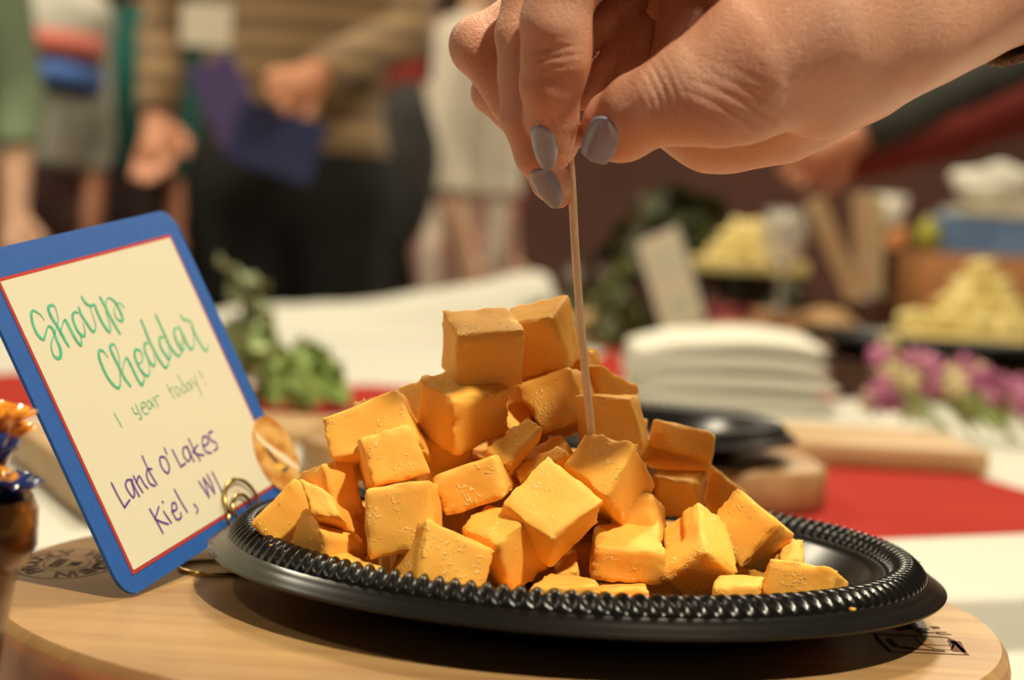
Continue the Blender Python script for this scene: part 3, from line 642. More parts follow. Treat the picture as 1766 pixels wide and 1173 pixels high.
# ------------------------------------------------------------------ sign card
CQ = [-0.29448, -0.42282, 1.23085, -0.1573, 0.01363, 0.04906 + LIP, 0.12033, 0.10598, 0.01122, 0.00709, 0.01076]
CM = Matrix.Translation(CQ[3:6]) @ rodr(CQ[:3])
cW, cH, mt, mb, ms = CQ[6:11]
cardroot = empty('sign_card'); cardroot.matrix_world = CM
tag(cardroot, 'handwritten cheese sign on cream card with a blue border, leaning left of the black plate', 'sign')
M_blue = mat('blue_card', (.010, .085, .36), .55, col2=(.014, .10, .40), nscale=400)
M_cream = mat('cream_paper', (.64, .62, .48), .75, bump=.04, bscale=900, bdist=.0001)
M_redl = mat('red_line', (.42, .028, .02), .6)
def rrect(x0, x1, z0, z1, r, n=8):
    P = []
    for cx, cz, a0 in ((x1 - r, z1 - r, 0), (x0 + r, z1 - r, 90), (x0 + r, z0 + r, 180), (x1 - r, z0 + r, 270)):
        for i in range(n + 1): a = math.radians(a0 + 90 * i / n); P.append((cx + r * math.cos(a), cz + r * math.sin(a)))
    return P
def slab(P, y0, y1, name, m, parent):
    n = len(P); v = [(x, y0, z) for x, z in P] + [(x, y1, z) for x, z in P]
    f = [tuple(range(n))[::-1], tuple(range(n, 2 * n))] + [(i, (i + 1) % n, n + (i + 1) % n, n + i) for i in range(n)]
    g = G(); g.add(v, f); return g.build(name, m, parent, False)
slab(rrect(-cW / 2 - ms, cW / 2 + ms, -cH / 2 - mb, cH / 2 + mt, .0095), 0.0, .0012, 'blue_mount', M_blue, cardroot)
slab(rrect(-cW / 2 - .0011, cW / 2 + .0011, -cH / 2 - .0011, cH / 2 + .0011, .0003, 2), -.0002, .00005, 'red_border_line', M_redl, cardroot)
slab(rrect(-cW / 2 + .0002, cW / 2 - .0002, -cH / 2 + .0002, cH / 2 - .0002, .0003, 2), -.0004, -.00015, 'cream_panel', M_cream, cardroot)
CMi = CM.inverted(); c_org = CM.translation; c_n = (CM.to_3x3() @ Vector((0, 1, 0)))
def oncard(px, py):
    d = Vector(ray(px, py)); t = (c_org - Vector(CAM)).dot(c_n) / d.dot(c_n); p = CMi @ (Vector(CAM) + d * t); return (p.x, p.z)
def stroke(g, pts, y, sub=5):
    # Catmull-Rom through (x, y, w) in card units; ribbon
    P = [Vector(p) for p in pts]
    if len(P) == 2: Q = [P[0].lerp(P[1], i / 4) for i in range(5)]
    else:
        E = [P[0] * 2 - P[1]] + P + [P[-1] * 2 - P[-2]]; Q = []
        for i in range(1, len(E) - 2):
            for k in range(sub):
                t = k / sub; a, b, c, d = E[i - 1:i + 3]
                Q.append(.5 * ((2 * b) + (c - a) * t + (2 * a - 5 * b + 4 * c - d) * t * t + (3 * b - a - 3 * c + d) * t ** 3))
        Q.append(P[-1])
    n = len(Q); v = []
    t0 = (Q[1] - Q[0]); t0.z = 0; t1 = Q[-1] - Q[-2]; t1.z = 0
    Q = [Vector((*(Q[0] - t0.normalized() * Q[0].z * .4).xy, Q[0].z * .6))] + Q + [Vector((*(Q[-1] + t1.normalized() * Q[-1].z * .4).xy, Q[-1].z * .6))]; n += 2
    for i in range(n):
        a, b = Q[max(0, i - 1)], Q[min(n - 1, i + 1)]; t = Vector((b.x - a.x, b.y - a.y)).normalized(); nn = Vector((-t.y, t.x)); w_ = max(.00005, Q[i].z) / 2
        v += [(Q[i].x + nn.x * w_, y, Q[i].y + nn.y * w_), (Q[i].x - nn.x * w_, y, Q[i].y - nn.y * w_)]
    g.add(v, [(2 * i, 2 * i + 1, 2 * i + 3, 2 * i + 2) for i in range(n - 1)])
def cpx(L, ox, oy, s, wdef=None, wscale=1):
    out = []
    for p in L:
        c = oncard(ox + p[0] / s, oy + p[1] / s); wpx = (p[2] if len(p) > 2 else wdef) * wscale
        out.append((c[0], c[1], wpx / s * .000245))
    return out
GREEN = [
 [(210,345,8),(175,300,10),(120,270,16),(105,310,24),(125,400,26),(160,470,26),(205,505,22),(225,450,12),(245,400,14),(280,420,26),(310,500,26),(345,590,28),(345,650,26),(310,660,20),(280,620,14),(268,550,10),(280,500,10),(310,420,8),(325,340,8),(300,240,12),(270,225,18),(245,250,24),(270,320,28),(320,400,28),(370,490,28),(410,560,26)],
 [(340,470,8),(360,390,10),(380,345,16),(400,370,26),(440,450,28),(480,520,28),(515,555,22),(515,500,10),(505,450,8)],
 [(490,290,12),(465,280,14),(445,310,24),(460,380,26),(495,450,26),(540,480,22),(545,430,10),(530,370,8)],
 [(495,245,20),(520,310,26),(560,370,26),(600,430,26),(625,440,18),(635,390,10),(610,310,8),(590,240,8)],
 [(520,155,20),(550,205,24),(590,230,18),(625,220,18),(640,260,26),(680,350,28),(730,430,28),(755,440,16),(750,380,10),(720,280,8),(720,200,8)],
 [(670,160,22),(710,230,26),(760,330,26),(800,400,26),(835,460,22)],
 [(715,200,8),(740,165,12),(780,185,20),(820,240,26),(855,320,26),(850,355,22),(815,340,14),(790,290,10),(795,230,8),(830,205,8),(870,245,12)],
 [(735,655,10),(700,605,14),(665,600,22),(665,660,26),(695,740,28),(740,830,28),(790,890,26),(825,905,22),(838,860,10),(835,780,8),(830,700,8),(825,640,8),(795,560,12),(765,548,20),(755,580,24),(790,660,28),(830,740,28),(870,820,28),(920,890,26)],
 [(855,780,8),(865,710,10),(885,660,16),(910,690,26),(950,770,28),(990,850,28),(1020,880,22),(1035,820,10),(1020,760,8)],
 [(985,710,10),(1015,690,10),(1020,640,12),(995,595,16),(960,595,22),(960,650,26),(990,730,26),(1030,790,24),(1070,805,16),(1080,760,8),(1070,700,8)],
 [(1065,540,10),(1040,540,20),(1040,600,24),(1070,670,26),(1110,725,22),(1125,690,10),(1110,620,8)],
 [(1010,350,24),(1040,420,26),(1075,510,28),(1120,600,28),(1170,690,28),(1215,740,20),(1235,690,10),(1225,620,8)],
 [(1195,490,10),(1165,490,20),(1165,550,24),(1195,610,26),(1240,670,22),(1250,620,10),(1235,560,8)],
 [(1130,305,22),(1165,380,26),(1200,460,28),(1240,550,28),(1290,620,26),(1325,640,16),(1345,590,10),(1330,520,8)],
 [(1310,415,10),(1285,420,18),(1285,470,24),(1310,540,26),(1350,600,20),(1360,560,10),(1350,490,8)],
 [(1320,400,18),(1350,460,24),(1385,540,26),(1425,590,20),(1445,540,10),(1440,460,8),(1425,400,8)],
 [(1335,305,16),(1355,340,18),(1395,350,16),(1425,370,16),(1440,430,22),(1470,490,22),(1510,560,22),(1545,600,20),(1560,550,10)]]
M_gink = mat('green_ink', (.045, .42, .24), .6, col2=(.10, .52, .32), nscale=180)
g = G()
for s in GREEN: stroke(g, cpx(s, 30, 480, 4.773), -.0006)
o = g.build('green_lettering', M_gink, cardroot, False); o['label'] = 'green brush lettering reading Sharp Cheddar'
SM = [[(127,270),(152,312),(178,358)],[(242,232),(256,268),(278,272)],[(262,212),(285,260),(302,300),(285,304)],[(302,240),(325,222),(318,200),(300,210),(305,250),(328,275),(348,265)],
 [(352,184),(336,202),(345,238),(365,235),(358,192),(372,212),(386,232)],[(372,165),(392,195),(408,225)],[(384,185),(395,160),(410,158)]]
SM2 = [[(459, 84), (483, 128), (511, 175)], [(472, 131), (502, 98)], [(520, 102), (513, 117), (524, 146), (538, 161), (546, 142), (535, 109), (520, 98)], [(527, 25), (557, 73), (590, 131)], [(560, 87), (553, 109), (568, 139), (586, 128)], [(593, 73), (586, 95), (604, 124), (615, 106), (597, 73)], [(597, 69), (615, 95), (630, 113)], [(612, 54), (630, 76), (652, 91)], [(637, 29), (652, 80), (685, 161)], [(659, 0), (678, 25), (692, 47)], [(701, 80), (707, 87)]]
g = G()
for s in SM: stroke(g, cpx(s, 160, 640, 3.665, 6.5), -.0006)
g.build('green_small_lettering', M_gink, cardroot, False)['label'] = 'thin green writing reading 1 year'
g = G()
for s in SM2: stroke(g, cpx(s, 160, 640, 3.665, 5.5), -.0006)
g.build('green_small_lettering', mat('pale_green_ink', (.18, .44, .24), .6), cardroot, False)['label'] = 'pale green writing reading today!'
PU = [[(110,710),(150,790),(193,865)],[(193,865),(225,818)],[(242,692),(212,692),(200,725),(222,772),(250,802),(254,765),(236,700)],[(236,690),(260,745),(287,795)],[(250,668),(280,725),(308,770)],[(268,710),(284,668),(305,695),(322,725),(342,745)],
 [(365,622),(340,625),(333,665),(355,715),(385,728)],[(305,540),(345,630),(398,720)],[(440,545),(418,550),(420,590),(445,635),(470,645),(476,610),(458,560),(440,545)],[(445,490),(460,527)],[(495,500),(522,555),(550,608)],[(550,608),(580,585)],
 [(588,480),(564,492),(568,540),(598,572),(610,540),(592,490)],[(590,480),(612,530),(634,575)],[(598,430),(632,500),(672,570)],[(655,470),(625,515)],[(625,515),(660,530),(694,535)],
 [(690,480),(722,458),(715,422),(690,420),(686,460),(705,510),(742,522)],[(750,385),(726,395),(735,435),(768,455),(780,488),(758,508)],
 [(352,875),(395,950),(436,1028)],[(410,860),(398,900),(385,938)],[(385,938),(430,958),(470,970)],[(440,890),(465,928),(490,962)],[(432,828),(438,834)],[(492,892),(522,875),(515,838),(494,842),(496,890),(522,940),(550,930),(548,900)],
 [(508,752),(548,825),(590,895)],[(632,845),(655,872),(650,902)],[(663,700),(696,752),(729,803)],[(729,803),(712,742),(691,678)],[(691,678),(728,728),(764,777)],[(764,777),(745,715),(715,656)],[(746,641),(780,705),(810,770)]]
g = G()
for s in PU: stroke(g, cpx(s, 160, 640, 3.665, 12), -.0006)
g.build('purple_lettering', mat('purple_ink', (.13, .045, .32), .6), cardroot, False)['label'] = 'purple marker writing in two lines ending with a comma and WI'
# gold round sticker
pts = [oncard(*p) for p in ((452, 725), (492, 842), (433, 760), (520, 806), (478, 738), (455, 824))]
scx = sum(oncard(*p)[0] for p in ((452, 725), (492, 842), (433, 762), (519, 806))) / 4; scz = sum(oncard(*p)[1] for p in ((452, 725), (492, 842), (433, 762), (519, 806))) / 4
sr = sum(math.hypot(p[0] - scx, p[1] - scz) for p in pts[:4]) / 4
mg = mat('gold_sticker', (.50, .20, .025), .4, col2=(.72, .42, .13), nscale=60, ndetail=5, stretch=(1, 1, 2.2), coat=.4, contrast=(.4, .62))
P = [(scx + sr * math.cos(2 * PI * i / 48), scz + sr * math.sin(2 * PI * i / 48)) for i in range(48)]
o = slab(P, -.0008, -.0003, 'gold_sticker', mg, cardroot); o['label'] = 'round gold sticker in the lower right corner'
def stz(L, ox=360, oy=700, s=3.909): return [oncard(ox + x / s, oy + y / s) for x, y in L]
g = G(); strip_y = -.00086
def poly_card(L, y, name, m, par):
    P = stz(L); g = G(); g.add([(x, y, z) for x, z in P], [tuple(range(len(P)))]); return g.build(name, m, par, False)
poly_card([(300,170),(345,225),(420,280),(520,350),(600,420),(598,445),(500,385),(400,310),(310,225)], strip_y, 'pale_band', mat('sticker_cream', (.80, .66, .45), .5), o)
poly_card([(372,280),(395,300),(420,345),(450,372),(460,392),(430,380),(400,345)], strip_y, 'dark_motif', mat('sticker_black', (.03, .02, .01), .6), o)
poly_card([(470,430),(500,430),(520,405),(530,420),(500,455)], strip_y, 'dark_motif', MATS['sticker_black'], o)
poly_card([(430,410),(470,395),(500,415),(480,440),(445,435)], strip_y, 'yellow_motif', mat('sticker_yellow', (.82, .50, .08), .5), o)
# brass spiral holder
hold = tag(empty('card_holder', (0, 0, BT)), 'brass wire spiral holder gripping the bottom edge of the blue-bordered sign', 'holder')
M_brass = mat('brass', (.50, .32, .10), .25, 1)
def to3(L, dy): return [CM @ Vector((oncard(x, y)[0], dy, oncard(x, y)[1])) - Vector((0, 0, BT)) for x, y in L]
sp = []
cx_, cy_ = 407, 872
for i in range(70):
    t = i / 69; a = math.radians(-200 + 600 * t) ; rr_ = 1 - .62 * t
    x = 410 + 33 * rr_ * math.cos(a) - 2 * t + 3; y = 872 + 50 * rr_ * math.sin(a) + 12 * t; x += -(y - 872) * -.25
    sp.append((x, y))
front = to3(sp, -.0022)
g = G(); g.tube(front, .00075, 8); g.build('spiral', M_brass, hold)
back = to3(sp, .0032); g = G(); g.tube(back, .00075, 8); g.build('spiral', M_brass, hold)
f0 = front[0]; b0 = back[0]
mid = (f0 + b0) / 2; base = Vector((-.150, .012, 0))
g = G(); g.tube([f0, f0 + Vector((0, 0, -.008)), Vector((f0.x - .002, f0.y + .004, .016)), Vector((-.1335, .030, .006)), Vector((-.136, .034, .0015))], .00075, 8)
g.tube([b0, b0 + Vector((0, 0, -.008)), Vector((-.1340, .036, .014)), Vector((-.1345, .034, .006)), Vector((-.136, .034, .0015))], .00075, 8)
g.build('stem', M_brass, hold)
g = G(); c_ = onz(375, 985, BT); c = Vector((c_[0], c_[1], .0011)); g.tube([c + Vector((.014 * math.cos(2 * PI * i / 40), .014 * math.sin(2 * PI * i / 40), 0)) for i in range(40)], .0009, 8, closed=True); g.build('base_ring', M_brass, hold)

# ------------------------------------------------------------------ toothpick
g = G(); b_ = at(1024, 778, -.0405); t_ = at(984, 262, -.066); cN = 16; P = []; R_ = []
for i in range(cN + 1):
    u = i / cN; p = b_ + (t_ - b_) * u; bend = math.sin(PI * u) * .0009; P.append((p[0] - bend * 1.2, p[1], p[2])); R_.append((.00075 + .0008 * min(1, u / .06)) if u < .06 else (.00135 if u < .9 else .00135 - .0004 * (u - .9) / .1))
ext = b_ - (t_ - b_) / np.linalg.norm(t_ - b_) * .011
g.tube([tuple(ext)] + P, [.0003] + R_, 10); o = g.build('toothpick', mat('birch', (.84, .66, .44), .6, col2=(.88, .74, .54), nscale=40, stretch=(20, 20, 1), bump=.2, bscale=60))
tag(o, 'long wooden toothpick held by the hand and stuck into a cheddar cube', 'toothpick')

# ------------------------------------------------------------------ the hand
M_skin = mat('skin', (.66, .36, .25), .45, sss=.18, sssr=(.010, .0038, .0018), col2=(.60, .27, .165), nscale=38, ndetail=5, contrast=(.38, .68), bump=.45, bscale=650, bdist=.0005)
def skin_detail(m):
    nt = m.node_tree; L = nt.links.new; b = nt.nodes['Principled BSDF']; tc = [n for n in nt.nodes if n.type == 'TEX_COORD'][0]
    mp = nt.nodes.new('ShaderNodeMapping'); mp.inputs['Scale'].default_value = (1, 1, 1.7); mp.inputs['Rotation'].default_value = (0, .5, 0); L(tc.outputs['Object'], mp.inputs[0])
    vo = nt.nodes.new('ShaderNodeTexVoronoi'); vo.feature = 'DISTANCE_TO_EDGE'; vo.inputs['Scale'].default_value = 620; L(mp.outputs[0], vo.inputs['Vector'])
    mr = nt.nodes.new('ShaderNodeMapRange'); mr.inputs[2].default_value = .12; L(vo.outputs['Distance'], mr.inputs[0])
    bp = nt.nodes.new('ShaderNodeBump'); bp.inputs['Strength'].default_value = .5; bp.inputs['Distance'].default_value = .0003; L(mr.outputs[0], bp.inputs['Height'])
    old = b.inputs['Normal'].links[0].from_node; L(old.outputs[0], bp.inputs['Normal']); L(bp.outputs[0], b.inputs['Normal'])
skin_detail(M_skin)
def HP(L): return [(at(x, y, Y), r * mpp(Y)) for x, y, Y, r in L]
H = Field((-.055, -.150, LIP + .085), (.235, .015, LIP + .228), .00080)
idx_ = HP([(1165, -165, -.085, 64), (975, -30, -.098, 60), (957, 40, -.097, 60), (952, 95, -.094, 53), (950, 145, -.090, 53), (951, 205, -.083, 46), (959, 242, -.077, 33), (965, 262, -.072, 20)])
mid_ = HP([(1140, -140, -.058, 60), (925, -10, -.070, 56), (905, 60, -.073, 50), (907, 130, -.073, 48), (912, 200, -.072, 49), (930, 265, -.069, 42), (948, 315, -.066, 31), (962, 340, -.063, 19)])
rin_ = HP([(1120, -110, -.034, 60), (960, -5, -.045, 56), (837, 83, -.050, 53), (890, 170, -.050, 46), (940, 225, -.052, 38)])
pin_ = HP([(1105, -40, -.010, 50), (960, 80, -.026, 46), (855, 158, -.034, 41), (905, 212, -.042, 36), (945, 240, -.046, 30)])
thu_ = HP([(1036, 232, -.072, 34), (1062, 215, -.080, 57), (1105, 191, -.090, 66), (1148, 172, -.096, 69), (1210, 140, -.101, 73), (1300, 92, -.102, 98), (1400, 42, -.097, 128), (1500, 0, -.088, 145)])
# palm first, then fingers
for a in (HP([(1500, 0, -.082, 148), (1400, -40, -.076, 120), (1185, -160, -.083, 72)]), HP([(1480, 0, -.066, 120), (1150, -135, -.056, 66)]),
          HP([(1470, 20, -.05, 110), (1130, -95, -.034, 62)]), HP([(1450, 60, -.045, 100), (1150, -15, -.014, 58)]),
          HP([(1450, 105, -.062, 112), (1340, 165, -.055, 96), (1230, 196, -.046, 82), (1165, 185, -.038, 60)]),
          HP([(1400, 60, -.055, 95), (1230, 60, -.03, 62)]), HP([(1330, 70, -.035, 80), (1150, 40, -.012, 60), (1030, 90, -.008, 50)]), HP([(1320, 0, -.03, 90), (1120, -30, -.012, 66)]), HP([(1480, 10, -.080, 150), (1620, -48, -.077, 150), (1800, -125, -.074, 156), (2060, -235, -.070, 172), (2300, -335, -.066, 184)])):
    H.chain(a, k=.016)
for a in (HP([(1085, 0, -.044, 34), (965, 105, -.052, 33)]), HP([(1100, 40, -.046, 24), (1012, 165, -.056, 27)]), HP([(1112, 50, -.048, 20), (1062, 165, -.058, 24)]), HP([(1124, 50, -.050, 18), (1105, 160, -.060, 22)]), HP([(1190, -10, -.056, 50), (1160, 110, -.062, 42)]), HP([(1240, 0, -.062, 36), (1215, 70, -.066, 34)])): H.chain(a, k=.0012)
H.chain(thu_[3:], k=.007); H.chain(thu_[:4], k=.0025)
for ch, k0 in ((pin_, .0045), (rin_, .0035), (mid_, .003), (idx_, .003)):
    H.cone(ch[0][0], ch[1][0], ch[0][1], ch[1][1], k0)
    for i in range(1, len(ch) - 1): H.cone(ch[i][0], ch[i + 1][0], ch[i][1], ch[i + 1][1], .0016 if i > 1 else .002)
# fleshy pads, knuckle and tendons
def E_(x, y, Y, rx, ry, rz, k): p = at(x, y, Y); s = mpp(Y); H.ell(p, (rx * s, ry * s, rz * s), k)
E_(975, 235, -.072, 24, 40, 40, .004); E_(968, 315, -.060, 24, 34, 34, .004); E_(990, 95, -.094, 26, 46, 46, .006)
E_(1075, 245, -.084, 40, 40, 28, .006); E_(815, 72, -.050, 34, 48, 38, .006); E_(1255, 190, -.100, 100, 60, 60, .012)
H.chain(HP([(1420, 175, -.088, 60), (1600, 60, -.096, 26), (1800, -30, -.094, 18)]), k=.016)
# creases
def gr(x, y, Y, dx, dy, rad, amp, lam, wid, ph=0):
    a = at(x, y, Y); b = at(x + dx, y + dy, Y); H.groove(a, b - a, rad, amp, lam, wid, ph)
gr(1150, 170, -.108, 1, -.42, .018, .00062, .0024, .0060); gr(950, 100, -.104, .12, 1, .013, .0006, .0026, .0045)
gr(905, 30, -.083, .25, 1, .013, .00045, .0022, .0045); gr(1300, 215, -.112, -.45, 1, .028, .00045, .0036, .013, .6)
gr(1100, 60, -.052, 1, .18, .022, .0007, .0058, .016); gr(1360, 140, -.118, 1, .7, .02, .00025, .0035, .010)
gr(845, 30, -.060, 1, .3, .012, .0003, .002, .006)
H.noise(.00012, 260)
# nail seats
NAILS = []
def nail(cpx_, axis_from, axis_to, ndir, lenm, widm, tip, name, Y, labels):
    a = at(*axis_from); b = at(*axis_to); t = b - a; t /= np.linalg.norm(t)
    n_ = ndir[0] * CR + ndir[1] * CU - ndir[2] * Fw; n_ = n_ - t * n_.dot(t); n_ /= np.linalg.norm(n_); s_ = np.cross(t, n_)
    NAILS.append((at(*cpx_), t, n_, s_, lenm, widm, tip, labels))
nail((955, 236, -.079), (950, 180, -.084), (961, 290, -.075), (-.38, .0, .92), .0158, .0084, 'almond', 'i', 0, 'grey-lilac polished nail on the index finger')
nail((950, 309, -.0665), (912, 255, -.071), (966, 348, -.064), (-.48, .05, .87), .0150, .0084, 'almond', 'm', 0, 'grey-lilac polished nail on the middle finger')
nail((1049, 228, -.084), (1066, 190, -.088), (1020, 292, -.079), (-.28, -.28, .91), .0158, .0108, 'square', 't', 0, 'grey-lilac polished thumbnail')
hand = H.build('hand', M_skin, smooth_it=2)
tag(hand, "woman's hand with grey-lilac nails pinching the toothpick, wrist entering from the top right", 'hand')
M_nail = mat('nail_polish', (.30, .315, .42), .2, coat=.4, spec=.5)
bpy.context.view_layer.update()
dg = bpy.context.evaluated_depsgraph_get(); he = hand.evaluated_get(dg)
from mathutils.bvhtree import BVHTree
bvh = BVHTree.FromObject(hand, dg)
for c, t, n_, s_, ln, wd, tip, lb in NAILS:
    c = Vector(c); t = Vector(t); n_ = Vector(n_); s_ = Vector(s_)
    hit = bvh.ray_cast(c + n_ * .03, -n_)
    c0 = hit[0] if hit[0] else c
    NU, NV = 28, 14; v = []; curv = wd * .62
    prof = []
    for i in range(NU + 1):
        u = i / NU
        if tip == 'almond': wv = max(0, 1 - (1 - min(1, u / .34)) ** 2.2) ** .55 * (1 if u < .45 else 1 - .62 * ((u - .45) / .55) ** 2.0) * (1 if u < .93 else math.sqrt(max(0, 1 - ((u - .93) / .07) ** 2)))
        else: wv = max(0, 1 - (1 - min(1, u / .40)) ** 2.2) ** .55 * (1 if u < .6 else 1 - .25 * ((u - .6) / .4) ** 2) * (1 if u < .9 else max(0, 1 - ((u - .9) / .1) ** 3) ** .5)
        prof.append(max(wv, .05))
    rows = []; rhs = []
    for i in range(3, NU - 2):
        for j in range(NV + 1):
            u = i / NU; x = (j / NV * 2 - 1) * prof[i] * wd / 2; P0 = c0 + t * ((u - .5) * ln) + s_ * x; hk = bvh.ray_cast(P0 + n_ * .012, -n_)
            if hk[0] and abs((hk[0] - P0).dot(n_)) < .0032: rows.append((1, u, u * u * .3, x, x * x, u * x)); rhs.append((hk[0] - P0).dot(n_))
    co = np.linalg.lstsq(np.array(rows), np.array(rhs), rcond=None)[0]
    co[4] = min(-30., max(-85., co[4])); co[2] = max(-.004, min(0, co[2])); co[5] = 0; co[3] = 0; co[1] = min(.0012, max(-.0012, co[1]))
    dev = np.array(rhs) - np.array(rows) @ co; msk = np.array([r[1] for r in rows]) < .5; up = float(np.percentile(dev[msk], 75))
    for lay in (0, 1):
        for i in range(NU + 1):
            u = i / NU
            for j in range(NV + 1):
                ar_ = abs(j / NV * 2 - 1); x = (j / NV * 2 - 1) * prof[i] * wd / 2
                x_ = x; P0 = c0 + t * ((u - .5) * ln) + s_ * x; hk = bvh.ray_cast(P0 + n_ * .012, -n_); zs = (hk[0] - P0).dot(n_) if hk[0] else -9
                z = float(np.dot(co, (1, u, u * u * .3, x, x * x, u * x))) + up
                if zs - z < .0025: z = max(z, zs)
                z += (.00050 - .00045 * ar_ ** 5 - (.0003 if i == 0 else 0) if lay == 0 else -.0004)
                v.append(c0 + t * ((u - .5) * ln) + s_ * x + n_ * z)
    f = []; W_ = NV + 1; o2 = (NU + 1) * W_
    for i in range(NU):
        for j in range(NV):
            a = i * W_ + j; f.append((a, a + 1, a + W_ + 1, a + W_)); f.append((o2 + a, o2 + a + W_, o2 + a + W_ + 1, o2 + a + 1))
    for i in range(NU): 
        for j in (0, NV): a = i * W_ + j; f.append((a, a + W_, o2 + a + W_, o2 + a))
    for j in range(NV):
        for i in (0, NU): a = i * W_ + j; f.append((a, a + 1, o2 + a + 1, o2 + a))
    g = G(); g.add(v, f); o = g.build('fingernail', M_nail, hand); o['label'] = lb
# knitted cuff hanging at the far underside of the wrist
ax0 = at(1660, -62, -.077); ax1 = at(2060, -235, -.070); axd = ax1 - ax0; axd /= np.linalg.norm(axd); s1 = np.cross(axd, [0, 1, 0]); s1 /= np.linalg.norm(s1); s2 = np.cross(axd, s1)
v = []; NA, NB = 48, 34
if s1[2] > 0: s1 = -s1; s2 = -s2
yb = 1 if s2[1] > 0 else -1
for lay, rad in ((0, .0335), (1, .0312)):
    for j in range(NB + 1):
        for i in range(NA):
            a = 2 * PI * i / NA; far = math.cos(a) * .80 + yb * math.sin(a) * .60
            sft = .030 - .030 * far + .0008 * math.sin(i * 3.1); L_ = .30 - sft
            r = rad + (.0012 if j % 2 else 0) + .002 * far
            p = ax0 + axd * (sft + L_ * j / NB) + (s1 * math.cos(a) + s2 * math.sin(a)) * r; v.append(p)
f = []; q = (NB + 1) * NA
for j in range(NB):
    for i in range(NA):
        a = j * NA + i; b = j * NA + (i + 1) % NA; f.append((a, b, b + NA, a + NA)); f.append((q + a, q + a + NA, q + b + NA, q + b))
for i in range(NA):
    for j in (0, NB): a = j * NA + i; b = j * NA + (i + 1) % NA; f.append((a, b, q + b, q + a))
g = G(); g.add(v, f); o = g.build('knit_cuff', mat('brown_knit', (.20, .105, .045), .95, col2=(.09, .045, .02), nscale=500, bump=.9, bscale=700, bdist=.002, sheen=.4), hand)
o['label'] = 'fuzzy brown sleeve cuff'

# ------------------------------------------------------------------ cup of frilled picks, left foreground
cupx, cupy = -.1880, -.150
M_cup = mat('tan_patterned_glass', (.15, .085, .04), .25, col2=(.010, .006, .004), nscale=38, ndetail=1, contrast=(.50, .56), coat=.2)
M_rim = mat('amber_band', (.028, .010, .003), .2, col2=(.16, .05, .008), nscale=40, ndetail=2, contrast=(.48, .62), coat=.3)
cup = tag(empty('pick_cup', (cupx, cupy, TT)), 'dark brown patterned glass cup full of frilled picks at the left edge', 'cup')
g = G(); pr = [(0, .001), (.021, .001), (.0225, .004), (.0265, .030), (.0295, .054), (.0270, .054), (.0250, .032), (.0205, .008), (0, .007)]
g.lathe(pr, 48); autosmooth(g.build('cup_body', M_cup, cup), 50)
g = G(); g.lathe([(.0296, .0525), (.0325, .0535), (.0340, .058), (.0340, .068), (.0325, .0715), (.0300, .0705), (.0300, .056), (.0275, .0525)], 48, closed=True); autosmooth(g.build('rim_band', M_rim, cup), 60)
M_fb = mat('blue_cellophane', (.004, .03, .17), .15, coat=.7, trans=.15); M_fo = mat('orange_cellophane', (.90, .33, .03), .15, coat=.7, sss=.2, sssr=(.003, .001, .001)); M_pick = MATS['birch']
rnd = random.Random(21)
for i in range(60):
    a = i * 2.399; rr_ = math.sqrt((i + .5) / 60) * .017; bx_, by_ = cupx + rr_ * .6 * math.cos(a), cupy + rr_ * .6 * math.sin(a)
    tx_, ty_ = cupx + (rr_ * 1.45) * math.cos(a), cupy + (rr_ * 1.45) * math.sin(a); tz = TT + rnd.uniform(.066, .094) - rr_ * .6
    A_ = Vector((bx_, by_, TT + .009)); B_ = Vector((tx_, ty_, tz)); dd = (B_ - A_).normalized()
    r_ = tag(empty('frilled_pick', A_), 'wooden pick with a twisted %s cellophane frill in the dark cup, left edge' % ('blue' if i % 2 else 'orange'), 'pick', 'frilled picks in the dark cup' + (' with blue frills' if i % 2 else ' with orange frills'))
    g = G(); g.tube([(0, 0, 0), B_ - A_], .0009, 6); g.build('stick', M_pick, r_)
    g = G(); Mr = rot_to(dd)
    for k in range(9):
        b = 2 * PI * k / 9 + i; e1 = Mr @ Vector((math.cos(b), math.sin(b), 0)); pts = []
        for q in range(5):
            u = q / 4; pts.append((B_ - A_) + dd * (-.004 + .016 * u) + e1 * (.0012 + .0075 * u * u + .001 * math.sin(6 * u + k)))
        vv = []; side = dd.cross(e1)
        for q, p in enumerate(pts): w_ = .0013 + .0012 * q / 4; vv += [p + side * w_, p - side * w_, p + side * w_ + e1 * .00025, p - side * w_ + e1 * .00025]
        ff = []
        for q in range(4):
            o_ = 4 * q; ff += [(o_, o_ + 1, o_ + 5, o_ + 4), (o_ + 2, o_ + 6, o_ + 7, o_ + 3), (o_, o_ + 4, o_ + 6, o_ + 2), (o_ + 1, o_ + 3, o_ + 7, o_ + 5)]
        ff += [(0, 2, 3, 1), (16, 17, 19, 18)]; g.add(vv, ff)
    g.build('frill', M_fb if i % 2 else M_fo, r_)
# ------------------------------------------------------------------ other boards and the empty plate
def board(name, cx, cy, sx, sy, z0, th, rz, r, label, m, cat='board'):
    root = tag(empty(name, (cx, cy, z0), rz), label, cat)
    P = rrect(-sx / 2, sx / 2, -sy / 2, sy / 2, r, 8); n = len(P); v = []
    for dz, ins in ((0, .003), (.003, 0), (th - .004, 0), (th - .0012, .0012), (th, .004)):
        for x, y in P: v.append((x * (1 - 2 * ins / sx), y * (1 - 2 * ins / sy), dz))
    f = [tuple(range(n))[::-1], tuple(range(4 * n, 5 * n))]
    for l in range(4):
        for k in range(n): f.append((l * n + k, l * n + (k + 1) % n, (l + 1) * n + (k + 1) % n, (l + 1) * n + k))
    g = G(); g.add(v, f); o = g.build('slab', m, root); autosmooth(o, 50); return root
M_pine = mat('pale_board', (.46, .29, .13), .5, col2=(.54, .36, .18), nscale=4, stretch=(2, 18, 18))
